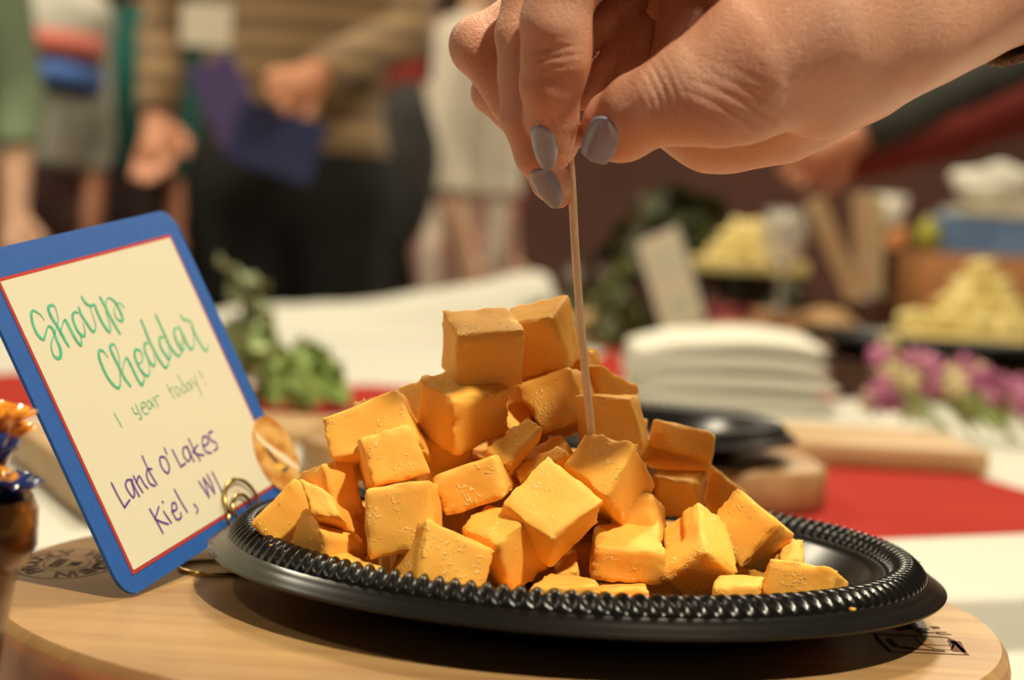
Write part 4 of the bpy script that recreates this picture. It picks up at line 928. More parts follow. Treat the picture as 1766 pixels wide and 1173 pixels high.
M_brownb = mat('brown_board', (.40, .20, .09), .5, col2=(.48, .27, .13), nscale=4, stretch=(2, 18, 18))
M_dkwood = mat('dark_box_wood', (.045, .018, .008), .45, col2=(.08, .03, .012), nscale=5, stretch=(2, 20, 20))
board('serving_board', .010, .515, .335, .18, TT, .027, 0, .06, 'thick round-cornered maple board under the empty black plate', M_board)
p2 = tag(empty('black_plate', (.030, .505, TT + .0271)), 'empty black plastic plate behind the heap of cheddar', 'plate'); plate_parts(p2, 1.0, 720, 120)
board('serving_board', .215, .81, .27, .17, TT, .020, 0, .008, 'pale board right behind the empty black plate, its end next to the purple flowers', M_pine)
board('serving_board', -.215, .695, .17, .11, TT, .013, 0, .006, 'thin pale board between the sign card and the cheddar heap', M_pine)
board('serving_board', -.245, .372, .09, .27, TT, .024, .43, .006, 'pale board seen between the cup of picks and the sign card', M_pine)
# folded napkins
nap = mat('napkin_paper', (.74, .72, .63), .9, bump=.1, bscale=600, bdist=.0004)
nx0, nx1 = at(1075, 680, 1.22)[0], at(1452, 690, 1.22)[0]
for i in range(4):
    g = G(); sx, sy, th = (nx1 - nx0) - .006 * i, .19 - .010 * i, .0168; cx_, cy_ = (nx0 + nx1) / 2 + .004 * math.sin(i * 2), 1.31 + .004 * i; n1, n2 = 30, 18; v = []
    for s in (0, 1):
        for a in range(n1 + 1):
            for b in range(n2 + 1):
                u, w_ = a / n1 * 2 - 1, b / n2 * 2 - 1; e = max(0, (1 - abs(u) ** 5)) * max(0, (1 - abs(w_) ** 5)); sag = (.010 * (w_ * .5 + .5) + .004 * math.sin(u * 3 + .6) + .003) * i / 3 - .010 * max(0, -u - .55) * i
                v.append((u * sx / 2, w_ * sy / 2, (th / 2 + (th / 2 if s else -th / 2) * e ** .35) + sag + i * .0180))
    f = []; W_ = n2 + 1; q = (n1 + 1) * W_
    for a in range(n1):
        for b in range(n2): k = a * W_ + b; f.append((k, k + 1, k + W_ + 1, k + W_)); f.append((q + k, q + k + W_, q + k + W_ + 1, q + k + 1))
    g.add(v, f); o = g.build('paper_napkin', nap); o.location = (cx_, cy_, TT + .0008)
    tag(o, 'thick white folded napkin, %s of the stack behind the empty black plate' % ('lowest', 'second from the bottom', 'second from the top', 'topmost')[i], 'napkin', 'stacked white napkins')

# ------------------------------------------------------------------ purple flowers on the right
M_stem = mat('flower_stem', (.28, .36, .09), .5, sss=.1); M_pet = mat('orchid_petal', (.32, .035, .20), .5, col2=(.52, .20, .30), nscale=80, sss=.2, sssr=(.004, .002, .002)); M_bud = mat('bud', (.55, .44, .22), .6, sss=.2, sssr=(.004, .002, .002))
def petal_blob(g, c, n_, r, seed, k=5):
    M = rot_to(n_)
    for i in range(k):
        a = 2 * PI * i / k + seed; d = M @ Vector((math.cos(a), math.sin(a), .25)); R2 = rot_to(Vector(n_) + d * .5, d)
        g.blob(Vector(c) + d * r * .62, (r * .34, r * .55, r * .10), R2, 5, .2, seed)
rnd = random.Random(3)
spots = [((1500, 640), (1640, 745)), ((1545, 622), (1680, 752)), ((1490, 690), (1640, 760)), ((1590, 632), (1720, 755)), ((1640, 645), (1745, 760)), ((1690, 668), (1790, 765)), ((1740, 690), (1830, 770)), ((1570, 660), (1700, 760)), ((1620, 680), (1760, 768))]
wh = ('tip of the spray nearest the napkins', 'upper left', 'lowest left', 'top centre', 'top right of centre', 'right', 'far right', 'left centre', 'centre')
for i, (a, b) in enumerate(spots):
    Ya, Yb = 1.02 + .02 * (i % 3), .99 + .01 * (i % 3)
    pa, pb = at(*a, Ya), at(*b, Yb); pb = np.array([pb[0], pb[1], max(pb[2], TT + .004 + .003 * (i % 4))])
    root = tag(empty('flower_spray', pb), 'purple and cream flower spray beside the pale board, %s' % wh[i], 'flower', 'purple flower sprays lying on the right')
    d = Vector(pa - pb); L_ = [Vector((0, 0, 0)), d * .35 + Vector((0, 0, .008)), d * .7 + Vector((0, 0, .010)), d]
    g = G(); g.tube(L_, .0016, 6)
    for k in range(9):
        t = .05 + .06 * k; q = d * t; s = Vector((rnd.uniform(-1, 1), rnd.uniform(-.6, .6), rnd.uniform(-.1, 1))).normalized(); g.tube([q, q + d.normalized() * .018 + s * .014], .0009, 5)
    g.build('stem', M_stem, root)
    for k in range(6):
        t = .50 + .10 * k; c = d * t + Vector((rnd.uniform(-.014, .014), rnd.uniform(-.012, .012), .008 + rnd.uniform(-.010, .014)))
        g = G(); petal_blob(g, c, (rnd.uniform(-.6, .3), -1, rnd.uniform(0, .8)), .0125, k + i); g.build('blossom', M_pet if (k + i) % 3 else M_bud, root)
# ------------------------------------------------------------------ greens
def leafy(name, c, R, n, size, col, label, cat='greens', seed=0, sx=1, sz=1, stems=0):
    rnd = random.Random(seed); m = mat('leaf_' + str(seed), col, .5, col2=tuple(x * .55 for x in col), nscale=60, sss=.05)
    root = tag(empty(name, c), label, cat)
    for i in range(n):
        th = rnd.uniform(0, 2 * PI); ph = math.acos(rnd.uniform(.0, 1)); d = Vector((math.sin(ph) * math.cos(th), math.sin(ph) * math.sin(th), math.cos(ph)))
        p = Vector((d.x * R * sx, d.y * R * .8, d.z * R * sz)) * rnd.uniform(.55, 1); M = rot_to(d + Vector((rnd.uniform(-.5, .5), rnd.uniform(-.5, .5), rnd.uniform(0, .6)))); ln, wd = size * rnd.uniform(.7, 1.2), size * .55
        g = G(); v = []; 
        for a in range(7):
            u = a / 6
            for b in range(5):
                w_ = (b / 4 * 2 - 1); ww = wd * math.sin(PI * min(1, u * .95 + .05)) ** .6 * .5
                z = .12 * size * math.sin(w_ * 5 + u * 9) * abs(w_) + .25 * size * u * u; v.append(p + M @ Vector((w_ * ww, (u - .3) * ln, z)))
        v = [Vector((q.x, q.y, max(q.z, .0012))) for q in v]
        n0 = len(v); v += [q - M @ Vector((0, 0, size * .03)) for q in v[:]]
        f = []
        for a in range(6):
            for b in range(4): k = a * 5 + b; f.append((k, k + 1, k + 6, k + 5)); f.append((n0 + k, n0 + k + 5, n0 + k + 6, n0 + k + 1))
        g.add(v, f); g.build('leaf', m, root)
    g = G()
    for i in range(5): a = i * 1.3; g.tube([(0, 0, 0), (R * .5 * sx * math.cos(a), R * .4 * math.sin(a), R * .5 * sz)], size * .05, 5)
    g.build('stalk', M_stem, root)
def base(px, py, Y, z=TT + .004): p = at(px, py, Y); return (p[0], Y, z)
leafy('kale_bunch', base(515, 690, .92), .044, 34, .040, (.36, .52, .13), 'bunch of curly green leaves right of the sign card, on the red cloth band', seed=1, sx=1.0, sz=1.1)
leafy('kale_bunch', base(452, 650, 1.03), .040, 26, .034, (.42, .58, .20), 'paler curly green leaves just behind the edge of the sign card', seed=2, sz=1.5)
leafy('herb_sprig', base(425, 560, 1.25), .055, 14, .055, (.34, .40, .20), 'loose sprig with long grey-green leaves rising beside the top edge of the sign card', seed=3, sx=.6, sz=2.0)
leafy('kale_bunch', base(940, 500, 2.15), .055, 26, .05, (.28, .32, .22), 'grey-green kale behind the summit of the cheddar heap', seed=4, sz=1.2)
leafy('leafy_garnish', base(1078, 470, 2.45), .070, 26, .06, (.08, .09, .015), 'dark olive greens left of the far sign card', seed=5, sz=2.0)
leafy('leafy_branch', base(1330, 350, 2.62, TT + .012), .075, 34, .07, (.06, .07, .02), 'dark foliage spreading low behind the pedestal stand', seed=7, sx=1.3, sz=1.9)
leafy('herb_sprig', base(1010, 380, 2.64, TT + .012), .06, 20, .06, (.16, .12, .09), 'brownish dried foliage behind the grey-green kale', seed=8, sz=2.6)
# flower arrangement far behind
va = base(1175, 330, 2.62)
leafy('leafy_arrangement', (va[0], 2.60, TT + .10), .13, 60, .09, (.05, .06, .012), 'tall dark green leaf arrangement behind the hand', seed=6, sx=1.2, sz=1.3)
g = G(); g.lathe([(0, 0), (.05, 0), (.06, .03), (.05, .09), (.055, .11), (.05, .11), (.045, .09), (.05, .03), (0, .01)], 24); o = g.build('flower_pot', mat('dark_pot', (.03, .02, .02), .5)); o.location = (va[0], 2.60, TT + .001); tag(o, 'small dark pot holding the tall leaf arrangement', 'pot')
# ------------------------------------------------------------------ far sign card
c2 = empty('sign_card'); pA, pB = at(1145, 588, 2.12), at(1222, 545, 2.19); up_ = at(1088, 402, 2.10) - pA
ex = Vector(pB - pA) ; ex = Vector((ex.x, ex.y, ex.z)); W2, H2 = .112, .165
ez = Vector(up_).normalized(); exn = (ex - ez * ex.dot(ez)).normalized(); ey = ez.cross(exn)
Mx = Matrix((exn, ey, ez)).transposed().to_4x4(); Mx.translation = Vector(pA) + ez * H2 / 2 + exn * W2 / 2; c2.matrix_world = Mx
tag(c2, 'second sign card with faint teal writing, leaning behind the napkin stack', 'sign')
slab(rrect(-W2 / 2, W2 / 2, -H2 / 2, H2 / 2, .008), 0, .0015, 'mount', mat('slate_card', (.05, .05, .08), .6), c2)
slab(rrect(-W2 / 2 + .005, W2 / 2 - .010, -H2 / 2 + .004, H2 / 2 - .004, .002), -.0006, -.0001, 'cream_panel', M_cream, c2)
g = G()
for k, (zz, L_) in enumerate(((.040, .06), (.018, .065), (-.035, .05), (-.050, .04))):
    pts = [(-L_ / 2 + L_ * i / 14, zz + .005 * math.sin(i * 2.1 + k), .0022) for i in range(15)]; stroke(g, pts, -.0008, 3)
g.build('teal_lettering', mat('teal_ink', (.25, .50, .45), .6), c2, False)
# ------------------------------------------------------------------ boards, breads, grapes round the far sign
b1 = base(1300, 580, 2.20, TT); board('wooden_riser', b1[0], 2.17, .30, .22, TT + .001, .037, 0, .03, 'tan wooden block behind the napkins carrying the far sign card', M_pine, 'riser')
M_bread = mat('bread_crust', (.52, .30, .12), .8, col2=(.62, .42, .22), nscale=40, bump=.3, bscale=120, bdist=.002)
def loaf(px, py, Y, r, z, label, rz=0, seed=0):
    p = at(px, py, Y); g = G(); g.blob((0, 0, r[2]), r, None, 12, .12, seed); o = g.build('bread_piece', M_bread); o.location = (p[0], Y, z); o.rotation_euler[2] = rz; tag(o, label, 'bread'); return o
loaf(1270, 575, 2.12, (.075, .035, .016), TT + .038, 'flat golden bread piece on the tan block beside the far sign card', .1, 1)
loaf(1386, 578, 2.11, (.045, .030, .014), TT + .038, 'round end of flatbread at the right of the tan block', -.2, 2)
loaf(1425, 515, 2.34, (.060, .04, .034), TT + .030, 'tan bread chunk left of the big black platter', .2, 3)
loaf(1045, 520, 2.50, (.055, .04, .024), TT + .02, 'golden crusty piece in front of the olive greens', .1, 4)
board('serving_board', base(1045, 520, 2.50)[0], 2.50, .16, .12, TT, .02, .1, .01, 'small board under the golden crusty piece by the olive greens', M_pine)
board('serving_board', base(1425, 515, 2.34)[0] + .02, 2.33, .16, .12, TT, .03, .1, .01, 'small brown board under the tan bread chunk', M_brownb)
rnd = random.Random(8); M_grape = mat('red_grape', (.20, .02, .03), .25, col2=(.32, .05, .06), nscale=30, coat=.3)
gp0 = at(1300, 520, 2.24)
for i in range(34):
    x = gp0[0] + rnd.uniform(-.065, .065); y = 2.27 + rnd.uniform(-.03, .03); z = TT + .038 + .011 + (.018 if i > 17 else 0) + (.016 if i > 28 else 0)
    g = G(); g.blob((0, 0, 0), (.0105, .0105, .012), None, 7); o = g.build('grape', M_grape); o.location = (x, y, z); tag(o, 'dark red grape in the cluster behind the far sign card', 'grape', 'red grapes on the tan block')
# ------------------------------------------------------------------ cheese stand with yellow cubes
cs = base(1293, 450, 2.40, TT); stand = tag(empty('cake_stand', cs), 'black pedestal stand carrying yellow cheese, behind the wine glass', 'stand')
g = G(); g.lathe([(0, 0), (.05, 0), (.05, .006), (.012, .02), (.010, .12), (.03, .135), (.10, .140), (.105, .148), (.100, .148), (.095, .144), (0, .144)], 40); autosmooth(g.build('pedestal', M_plast, stand), 40)
def pile(cx, cy, z, R, s, n, m, label, group, seed, nm='cheese_cube'):
    rnd = random.Random(seed); proto = [chunk(nm, (s, s, s), 200 + seed * 10 + k, m, r=.0025) for k in range(3)]; cnt = 0; lay = 0
    while cnt < n and R > 0:
        spots = []; q = int(R / s) + 1
        for i in range(-q, q + 1):
            for j in range(-q, q + 1):
                x, y = (i + .5 * (lay % 2)) * s * 1.12, (j + .5 * (lay % 2)) * s * 1.12
                if math.hypot(x, y) < R: spots.append((x, y))
        for x, y in spots:
            if cnt >= n: break
            k = cnt % 3; o = proto[k] if cnt < 3 else proto[k].copy()
            if cnt >= 3: COL.objects.link(o)
            tl = .12 if lay == 0 else .45
            o.location = (cx + x + rnd.uniform(-.12, .12) * s, cy + y + rnd.uniform(-.12, .12) * s, z + s * (.54 + lay * .86) + (rnd.uniform(-.06, .12) * s if lay else 0)); o.rotation_euler = (rnd.uniform(-tl, tl), rnd.uniform(-tl, tl), rnd.uniform(0, 1.5)); tag(o, label, 'cheese', group); cnt += 1
        R -= s * .95; lay += 1
pile(cs[0] - .005, 2.42, TT + .145, .096, .026, 70, M_pale, 'pale yellow cheese cube on the black pedestal stand', 'yellow cheese cubes on the pedestal stand', 1)
# ------------------------------------------------------------------ wine glass on a small box
wg = base(1347, 520, 2.20, TT + .090)
M_glass = mat('clear_glass', (.90, .90, .84), .12, trans=.75, ior=1.45)
board('wooden_riser', wg[0] + .005, 2.235, .085, .09, TT + .038, .052, 0, .004, 'small brown block under the wine glass', M_brownb, 'riser')
g = G(); g.lathe([(0, .002), (.030, .0015), (.031, .003), (.006, .006), (.004, .02), (.0038, .062), (.008, .070), (.026, .085), (.036, .110), (.036, .135), (.031, .165), (.0300, .165), (.0345, .135), (.0345, .112), (.025, .088), (.006, .073), (0, .072)], 40)
o = g.build('wine_glass', M_glass); o.location = (wg[0], 2.215, TT + .0905); tag(o, 'clear stemmed wine glass among the cheeses under the hand', 'glass')
# ------------------------------------------------------------------ jar of wooden utensils, cups, crate
jp = base(1490, 520, 2.47, TT); g = G(); g.lathe([(0, 0), (.055, 0), (.060, .02), (.060, .11), (.055, .125), (.05, .125), (.054, .11), (.054, .02), (0, .008)], 32); o = g.build('jar', mat('dark_jar', (.05, .02, .012), .3, col2=(.09, .04, .02), nscale=12)); o.location = jp; tag(o, 'dark round jar holding wooden paddles behind the big black platter', 'jar')
def stick(nm, a, b, Y, wd, m, label, cat, Yb=None, z0=None):
    pa, pb = Vector(at(*a, Y)), Vector(at(*b, Yb or Y)); d = pb - pa; M = rot_to(Vector((0, -1, 0)) - d.normalized() * Vector((0, -1, 0)).dot(d.normalized()), d); L_ = d.length
    P = rrect(-wd / 2, wd / 2, -L_ / 2, L_ / 2, wd * .35, 5); g = G(); n = len(P); v = [(x, y, -.003) for x, y in P] + [(x, y, .003) for x, y in P]
    g.add(v, [tuple(range(n))[::-1], tuple(range(n, 2 * n))] + [(i, (i + 1) % n, n + (i + 1) % n, n + i) for i in range(n)])
    o = g.build(nm, m, None, False, bevel=.001)
    R = M.to_4x4(); R.translation = (pa + pb) / 2; o.matrix_world = R; tag(o, label, cat); return o
M_pad = mat('paddle_wood', (.50, .34, .18), .6, col2=(.58, .42, .25), nscale=20); M_white = mat('white_china', (.72, .68, .58), .35)
stick('wooden_paddle', (1478, 520), (1402, 342), 2.40, .034, M_pad, 'wooden paddle leaning left out of the dark jar', 'utensil', 2.38)
stick('wooden_paddle', (1492, 520), (1486, 332), 2.43, .032, M_pad, 'broad upright wooden paddle in the dark jar', 'utensil')
stick('wooden_paddle', (1506, 520), (1512, 340), 2.45, .030, mat('paddle_light', (.56, .45, .26), .6), 'paler upright wooden paddle at the right of the dark jar', 'utensil')
def cupat(px, py, Y, zt, r, h, m, nm, label, cat='cup'):
    p = at(px, py, Y); g = G(); g.lathe([(0, 0), (r * .72, 0), (r * .76, h * .1), (r, h), (r * .94, h), (r * .70, h * .12), (0, h * .06)], 28); o = g.build(nm, m); o.location = (p[0], Y, zt); tag(o, label, cat); return o
crx = at(1715, 430, 2.50)[0]
board('wooden_crate', crx, 2.52, .30, .22, TT, .205, 0, .006, 'orange-brown wooden block behind the pile of pale cheese cubes, carrying the blue box', mat('orange_wood', (.42, .17, .055), .5, col2=(.50, .24, .09), nscale=6, stretch=(2, 16, 16)), 'crate')
px_ = at(1533, 400, 2.62)[0]; board('wooden_riser', px_ - .016, 2.62, .075, .09, TT, .21, 0, .004, 'narrow dark block behind the jar, carrying two cups', M_dkwood, 'riser')
cupat(1545, 390, 2.60, TT + .21, .024, .040, mat('orange_cup', (.72, .30, .10), .5), 'cup', 'orange cup under the white cup, right of the wooden paddles')
cupat(1535, 340, 2.60, TT + .2502, .033, .058, M_white, 'cup', 'white cup standing on the orange cup, right of the wooden paddles')
g = G(); g.lathe([(0, 0), (.016, .002), (.026, .018), (.022, .038), (.012, .055), (.004, .062), (0, .062)], 20); o = g.build('pear', mat('pear_skin', (.40, .38, .04), .5, col2=(.30, .32, .04), nscale=15)); o.location = (at(1590, 370, 2.50)[0] , 2.44, TT + .2052); tag(o, 'yellow-green pear on the corner of the orange-brown block', 'fruit')
bl = tag(empty('blue_box', (at(1705, 340, 2.52)[0], 2.53, TT + .2052)), 'pale blue box with a white lid at the right edge, on the orange-brown block', 'box')
g = G(); g.box((0, 0, .035), (.19, .15, .07)); g.build('box_body', mat('blue_card_box', (.10, .20, .42), .6, col2=(.16, .28, .50), nscale=10), bl, False, bevel=.003)
g = G(); g.box((.02, 0, .078), (.17, .155, .016)); g.build('lid', mat('cream_lid', (.72, .67, .52), .7), bl, False, bevel=.003)
g = G(); g.blob((0, 0, .035), (.085, .06, .040), None, 12, .5, 4); o = g.build('crumpled_napkin', nap); o.location = (at(1735, 290, 2.52)[0], 2.53, TT + .2052 + .094); tag(o, 'crumpled white napkin heaped on the blue box', 'napkin')
# ------------------------------------------------------------------ big black platter on a dark riser
plx = at(1372, 560, 1.70)[0] + .19
rs = tag(empty('wooden_riser', (plx + .015, 1.71, TT)), 'dark wooden riser box under the big black platter', 'riser')
g = G(); g.box((0, 0, .022), (.36, .36, .043)); g.build('box_body', M_dkwood, rs, False, bevel=.003)
g = G(); g.box((0, 0, .0452), (.37, .37, .003)); g.build('top_panel', M_dkwood, rs, False)
p3 = tag(empty('black_platter', (plx, 1.70, TT + .0469)), 'large black platter with pale cheese cubes at the right edge', 'plate'); plate_parts(p3, 1.46, 720, 120)
pcx = at(1690, 500, 1.75)[0]
pile(pcx, 1.75, TT + .0509, .116, .030, 78, M_pale, 'pale yellow cheese cube in the pile on the big black platter', 'pale cheese cubes on the big black platter', 2)
pw = at(1588, 565, 1.61); g = G(); g.lathe([(0, 0), (.034, .001), (.036, .006), (.034, .016), (.03, .018), (0, .018)], 32); o = g.build('cheese_round', mat('cream_cheese', (.72, .60, .36), .5, col2=(.62, .48, .25), nscale=40)); o.location = (pw[0], 1.61, TT + .0512); tag(o, 'flat pale round of cheese at the front of the big black platter', 'cheese')

# ------------------------------------------------------------------ people in the background
def person(name, x, y, H_, head, skin, top, bottom, label, larm=None, rarm=None, skirt=None, toplen=.56, hair=(.05, .03, .02), extra=None, hands=True, wide=1., armr=1.):
    s = H_ / 1.75; cs_, sn = math.cos(head), math.sin(head)
    def Wd(p): p = (p[0] * s * wide, p[1] * s, p[2] * s); return np.array([x + p[0] * cs_ - p[1] * sn, y + p[0] * sn + p[1] * cs_, p[2]])
    lo = np.array([x - .75, y - .65, -.0]); hi = np.array([x + .75, y + .65, H_ + .04])
    A = {}
    for sd, arm in ((1, larm), (-1, rarm)):     # +1: the person's left, at +x when facing the camera
        if arm is None: A[sd] = [Wd((.185 * sd, .01, 1.42)), Wd((.245 * sd, .03, 1.14)), Wd((.26 * sd, -.05, .90))]
        else: A[sd] = [Wd((.185 * sd, .01, 1.42)), np.array(arm[0], float), np.array(arm[1], float)]
        for p in A[sd]: lo = np.minimum(lo, p - .2); hi = np.maximum(hi, p + .2)
    allp = np.array([p for a in A.values() for p in a] + [Wd((.3, .2, 0)), Wd((-.3, -.25, 0)), Wd((.3, -.25, 0)), Wd((-.3, .2, 0))])
    lo = np.minimum(allp.min(0) - .17, [x - .2, y - .2, 0]); hi = np.maximum(allp.max(0) + .17, [x + .2, y + .2, 0]); lo[2] = -.01; hi[2] = H_ + .05
    root = empty(name, (x, y, 0)); tag(root, label, 'person')
    body = Field(lo, hi, .011)
    def torso(f, e): 
        M = Matrix.Rotation(head, 3, 'Z')
        f.ell(Wd((0, .0, 1.30)), ((.165 * wide + e) * s, (.115 + e) * s, (.20 + e) * s), .05, M); f.ell(Wd((0, -.005, 1.10)), ((.145 * wide + e) * s, (.105 + e) * s, (.17 + e) * s), .06, M)
        f.ell(Wd((0, .01, .95)), ((.170 * wide + e) * s, (.125 + e) * s, (.14 + e) * s), .06, M); f.cone(Wd((-.15, .01, 1.42)), Wd((.15, .01, 1.42)), (.058 + e) * s, (.058 + e) * s, .05)
    def arms(f, e, full=True):
        for sd in (1, -1):
            a = A[sd]; f.cone(a[0], a[1], (.052 + e) * s * armr, (.042 + e) * s * armr, .02); f.cone(a[1], a[2], (.042 + e) * s * armr, (.029 + e * (1 if full else .6)) * s, .015)
    def legs(f, e, zc=.02):
        for sd in (1, -1): f.cone(Wd((.09 * sd, .01, .90)), Wd((.095 * sd, -.005, .50)), (.085 + e) * s, (.055 + e) * s, .03); f.cone(Wd((.095 * sd, -.005, .50)), Wd((.10 * sd, .02, .09)), (.055 + e) * s, (.038 + e) * s, .02)
    torso(body, 0); arms(body, 0); legs(body, 0)
    body.cone(Wd((0, .01, 1.42)), Wd((0, -.005, 1.56)), .058 * s, .050 * s, .03); body.ell(Wd((0, -.01, 1.635)), (.074 * s, .094 * s, .112 * s), .02, Matrix.Rotation(head, 3, 'Z'))
    body.cone(Wd((0, -.10, 1.645)), Wd((0, -.118, 1.612)), .010 * s, .016 * s, .012); body.ell(Wd((0, -.085, 1.555)), (.03 * s, .03 * s, .025 * s), .03)
    for sd in (1, -1): body.ell(Wd((.078 * sd / wide, .0, 1.63)), (.012 * s, .02 * s, .032 * s), .008); body.cone(Wd((.10 * sd, .03, .05)), Wd((.11 * sd, -.13, .035)), .040 * s, .030 * s, .02)
    body.cone(Wd((-.02, -.103, 1.578)), Wd((.02, -.103, 1.578)), .008 * s, .008 * s, .006)
    for sd in (1, -1):
        a = A[sd]; d = a[2] - a[1]; d /= np.linalg.norm(d); side = np.cross(d, [0, 1, 0.2]); side /= np.linalg.norm(side); w0 = a[2] + d * .02; pc = a[2] + d * .075 * s
        nn = np.cross(d, side); body.cone(w0, pc, .028 * s, .034 * s, .012); 
        for k in range(4):
            o_ = (k - 1.5) * .021 * s; b0 = pc + side * o_; ln = (.070, .082, .078, .060)[k] * s; b1 = b0 + d * ln * .55 + nn * .010; b2 = b1 + d * ln * .35 + nn * .028
            body.cone(b0, b1, .011 * s, .010 * s, .004); body.cone(b1, b2, .010 * s, .008 * s, .004)
        t0 = w0 + side * .028 * s; t1 = t0 + side * .030 * s + d * .035 * s; body.cone(t0, t1, .014 * s, .012 * s, .006); body.cone(t1, t1 + d * .03 * s + nn * .01, .012 * s, .010 * s, .004)
    o = body.build('body', skin, root, 2); o.location = (-x, -y, 0)
    f = Field(lo, hi, .013); torso(f, .022); arms(f, .020, False)
    f.d = np.maximum(f.d, (toplen * H_ - (lo[2] + f.h * np.arange(f.n[2])))[None, None, :].astype(np.float32))
    # open the top at the hands
    for sd in (1, -1):
        a = A[sd]; d = a[2] - a[1]; d /= np.linalg.norm(d); q = f.sub(a[2] - .12, a[2] + .12)
        if q: sl, (X, Y, Z) = q; f.d[sl] = np.maximum(f.d[sl], ((X - a[2][0]) * d[0] + (Y - a[2][1]) * d[1] + (Z - a[2][2]) * d[2] + .004).astype(np.float32))
    o = f.build('sweater' if not extra else extra, top, root, 2); o.location = (-x, -y, 0)
    f = Field(lo, hi, .013); legs(f, .020); f.ell(Wd((0, .01, .95)), ((.182 * wide) * s, .137 * s, .15 * s), .05, Matrix.Rotation(head, 3, 'Z')); f.ell(Wd((0, .0, 1.04)), (.155 * wide * s, .118 * s, .12 * s), .05, Matrix.Rotation(head, 3, 'Z'))
    if skirt: f.cone(Wd((0, .01, 1.0)), Wd((0, .01, skirt)), .16 * s, .24 * s, .04); f.d = np.maximum(f.d, ((skirt - .1) * s - (lo[2] + f.h * np.arange(f.n[2])))[None, None, :].astype(np.float32))
    f.d = np.maximum(f.d, ((lo[2] + f.h * np.arange(f.n[2])) - (toplen * H_ + .05))[None, None, :].astype(np.float32)); f.d = np.maximum(f.d, (.06 - (lo[2] + f.h * np.arange(f.n[2])))[None, None, :].astype(np.float32))
    o = f.build('trousers' if not skirt else 'skirt', bottom, root, 2); o.location = (-x, -y, 0)
    f = Field(lo, hi, .012)
    for sd in (1, -1): f.cone(Wd((.10 * sd, .04, .05)), Wd((.112 * sd, -.15, .036)), .050 * s, .040 * s, .03); f.cone(Wd((.10 * sd, .03, .05)), Wd((.10 * sd, .02, .11)), .050 * s, .048 * s, .02)
    f.d = np.maximum(f.d, (.004 - (lo[2] + f.h * np.arange(f.n[2])))[None, None, :].astype(np.float32)); o = f.build('shoes', mat('shoe_leather', (.03, .02, .015), .4), root, 1); o.location = (-x, -y, 0)
    f = Field(Wd((0, 0, 1.62)) - .2, Wd((0, 0, 1.62)) + .2, .008); M = Matrix.Rotation(head, 3, 'Z'); f.ell(Wd((0, .022, 1.662)), (.086 * s, .098 * s, .105 * s), .01, M); f.ell(Wd((0, .075, 1.58)), (.075 * s, .04 * s, .11 * s), .03, M)
    o = f.build('hair', mat('hair_%.2f' % hair[0], hair, .6, bump=.4, bscale=200, bdist=.003, stretch=(1, 1, .1)), root, 1); o.location = (-x, -y, 0)
    for sd in (1, -1):
        c = Wd((.030 * sd / wide, -.098, 1.642)); g = G(); g.blob(c - np.array([x, y, 0]), (.012 * s,) * 3, None, 6); g.build('eye', mat('eye_dark', (.05, .03, .02), .2), root)
    return root
M_s1 = mat('bg_skin', (.55, .24, .14), .5, sss=.1, sssr=(.01, .004, .002)); M_s2 = mat('bg_skin_light', (.62, .36, .24), .5)
M_stripe = mat('striped_sweater', (.30, .19, .09), .9, col2=(.16, .10, .055), wave=('Z', 5.5, 1.2), contrast=(.3, .7), sheen=.2)
M_beige = mat('beige_knit', (.42, .31, .16), .9, sheen=.2); M_black = mat('black_cloth', (.0035, .003, .003), .9)
ax_ = -.515
zz = lambda px, py, Y: at(px, py, Y)
pa = person('person', ax_, 3.05, 1.93, .05, M_s1, M_stripe, M_black, 'person in a brown and beige striped sweater and black trousers holding a navy folder',
       larm=(zz(700, 60, 3.0), zz(545, 130, 2.80)), rarm=(zz(282, 60, 3.10), zz(272, 205, 3.02)), toplen=.565, wide=1.02, armr=.78)
nb = zz(352, 40, 2.86); o = G().box((0, 0, 0), (.10, .004, .085)).build('name_badge', mat('badge_white', (.66, .60, .48), .6), pa, False); o.location = Vector(nb) - Vector((ax_, 3.05, 0)); o.location.y = -.165 ; o['label'] = 'white name badge on the chest'
fo = tag(empty('folder', zz(430, 205, 2.72)), 'navy and purple folder held in front of the striped sweater', 'folder')
for nm, c, d, rz, m in (('cover', (-.045, .012, .03), (.095, .006, .17), -.5, mat('purple_cover', (.075, .05, .16), .5)), ('cover', (.055, 0, -.04), (.17, .008, .12), .25, mat('navy_cover', (.018, .022, .085), .5)), ('pages', (.05, .008, -.045), (.155, .006, .105), .25, mat('grey_pages', (.16, .14, .16), .7))):
    g = G(); g.box(c, d, Matrix.Rotation(rz, 3, 'Y')); g.build(nm, m, fo, False, bevel=.002)
M_red2 = mat('red_top', (.30, .028, .016), .9); M_char = mat('charcoal_cloth', (.035, .034, .032), .95, col2=(.055, .052, .048), nscale=14)
person('person', zz(738, 200, 4.4)[0], 4.4, 1.72, .3, M_s2, M_red2, M_char, 'person in a red top with a charcoal tote bag, behind the striped sweater', toplen=.60)
tb = tag(empty('tote_bag', (zz(690, 300, 3.45)[0], 3.45, .90)), 'large charcoal tote bag hanging beside the black trousers', 'bag')
g = G(); g.blob((0, 0, .20), (.085, .055, .20), None, 12, .15, 3); g.build('bag_body', M_char, tb)
g = G(); g.tube([(-.05, 0, .40), (-.05, 0, .58), (0, .02, .68), (.05, 0, .58), (.05, 0, .40)], .010, 6); g.build('handle', M_char, tb)
M_strp2 = mat('pale_pink_stripe', (.62, .52, .42), .9, col2=(.42, .22, .18), wave=('X', 4.0, 2.0), contrast=(.45, .8)); M_rose = mat('dusty_rose', (.22, .09, .075), .9, col2=(.40, .28, .24), nscale=5)
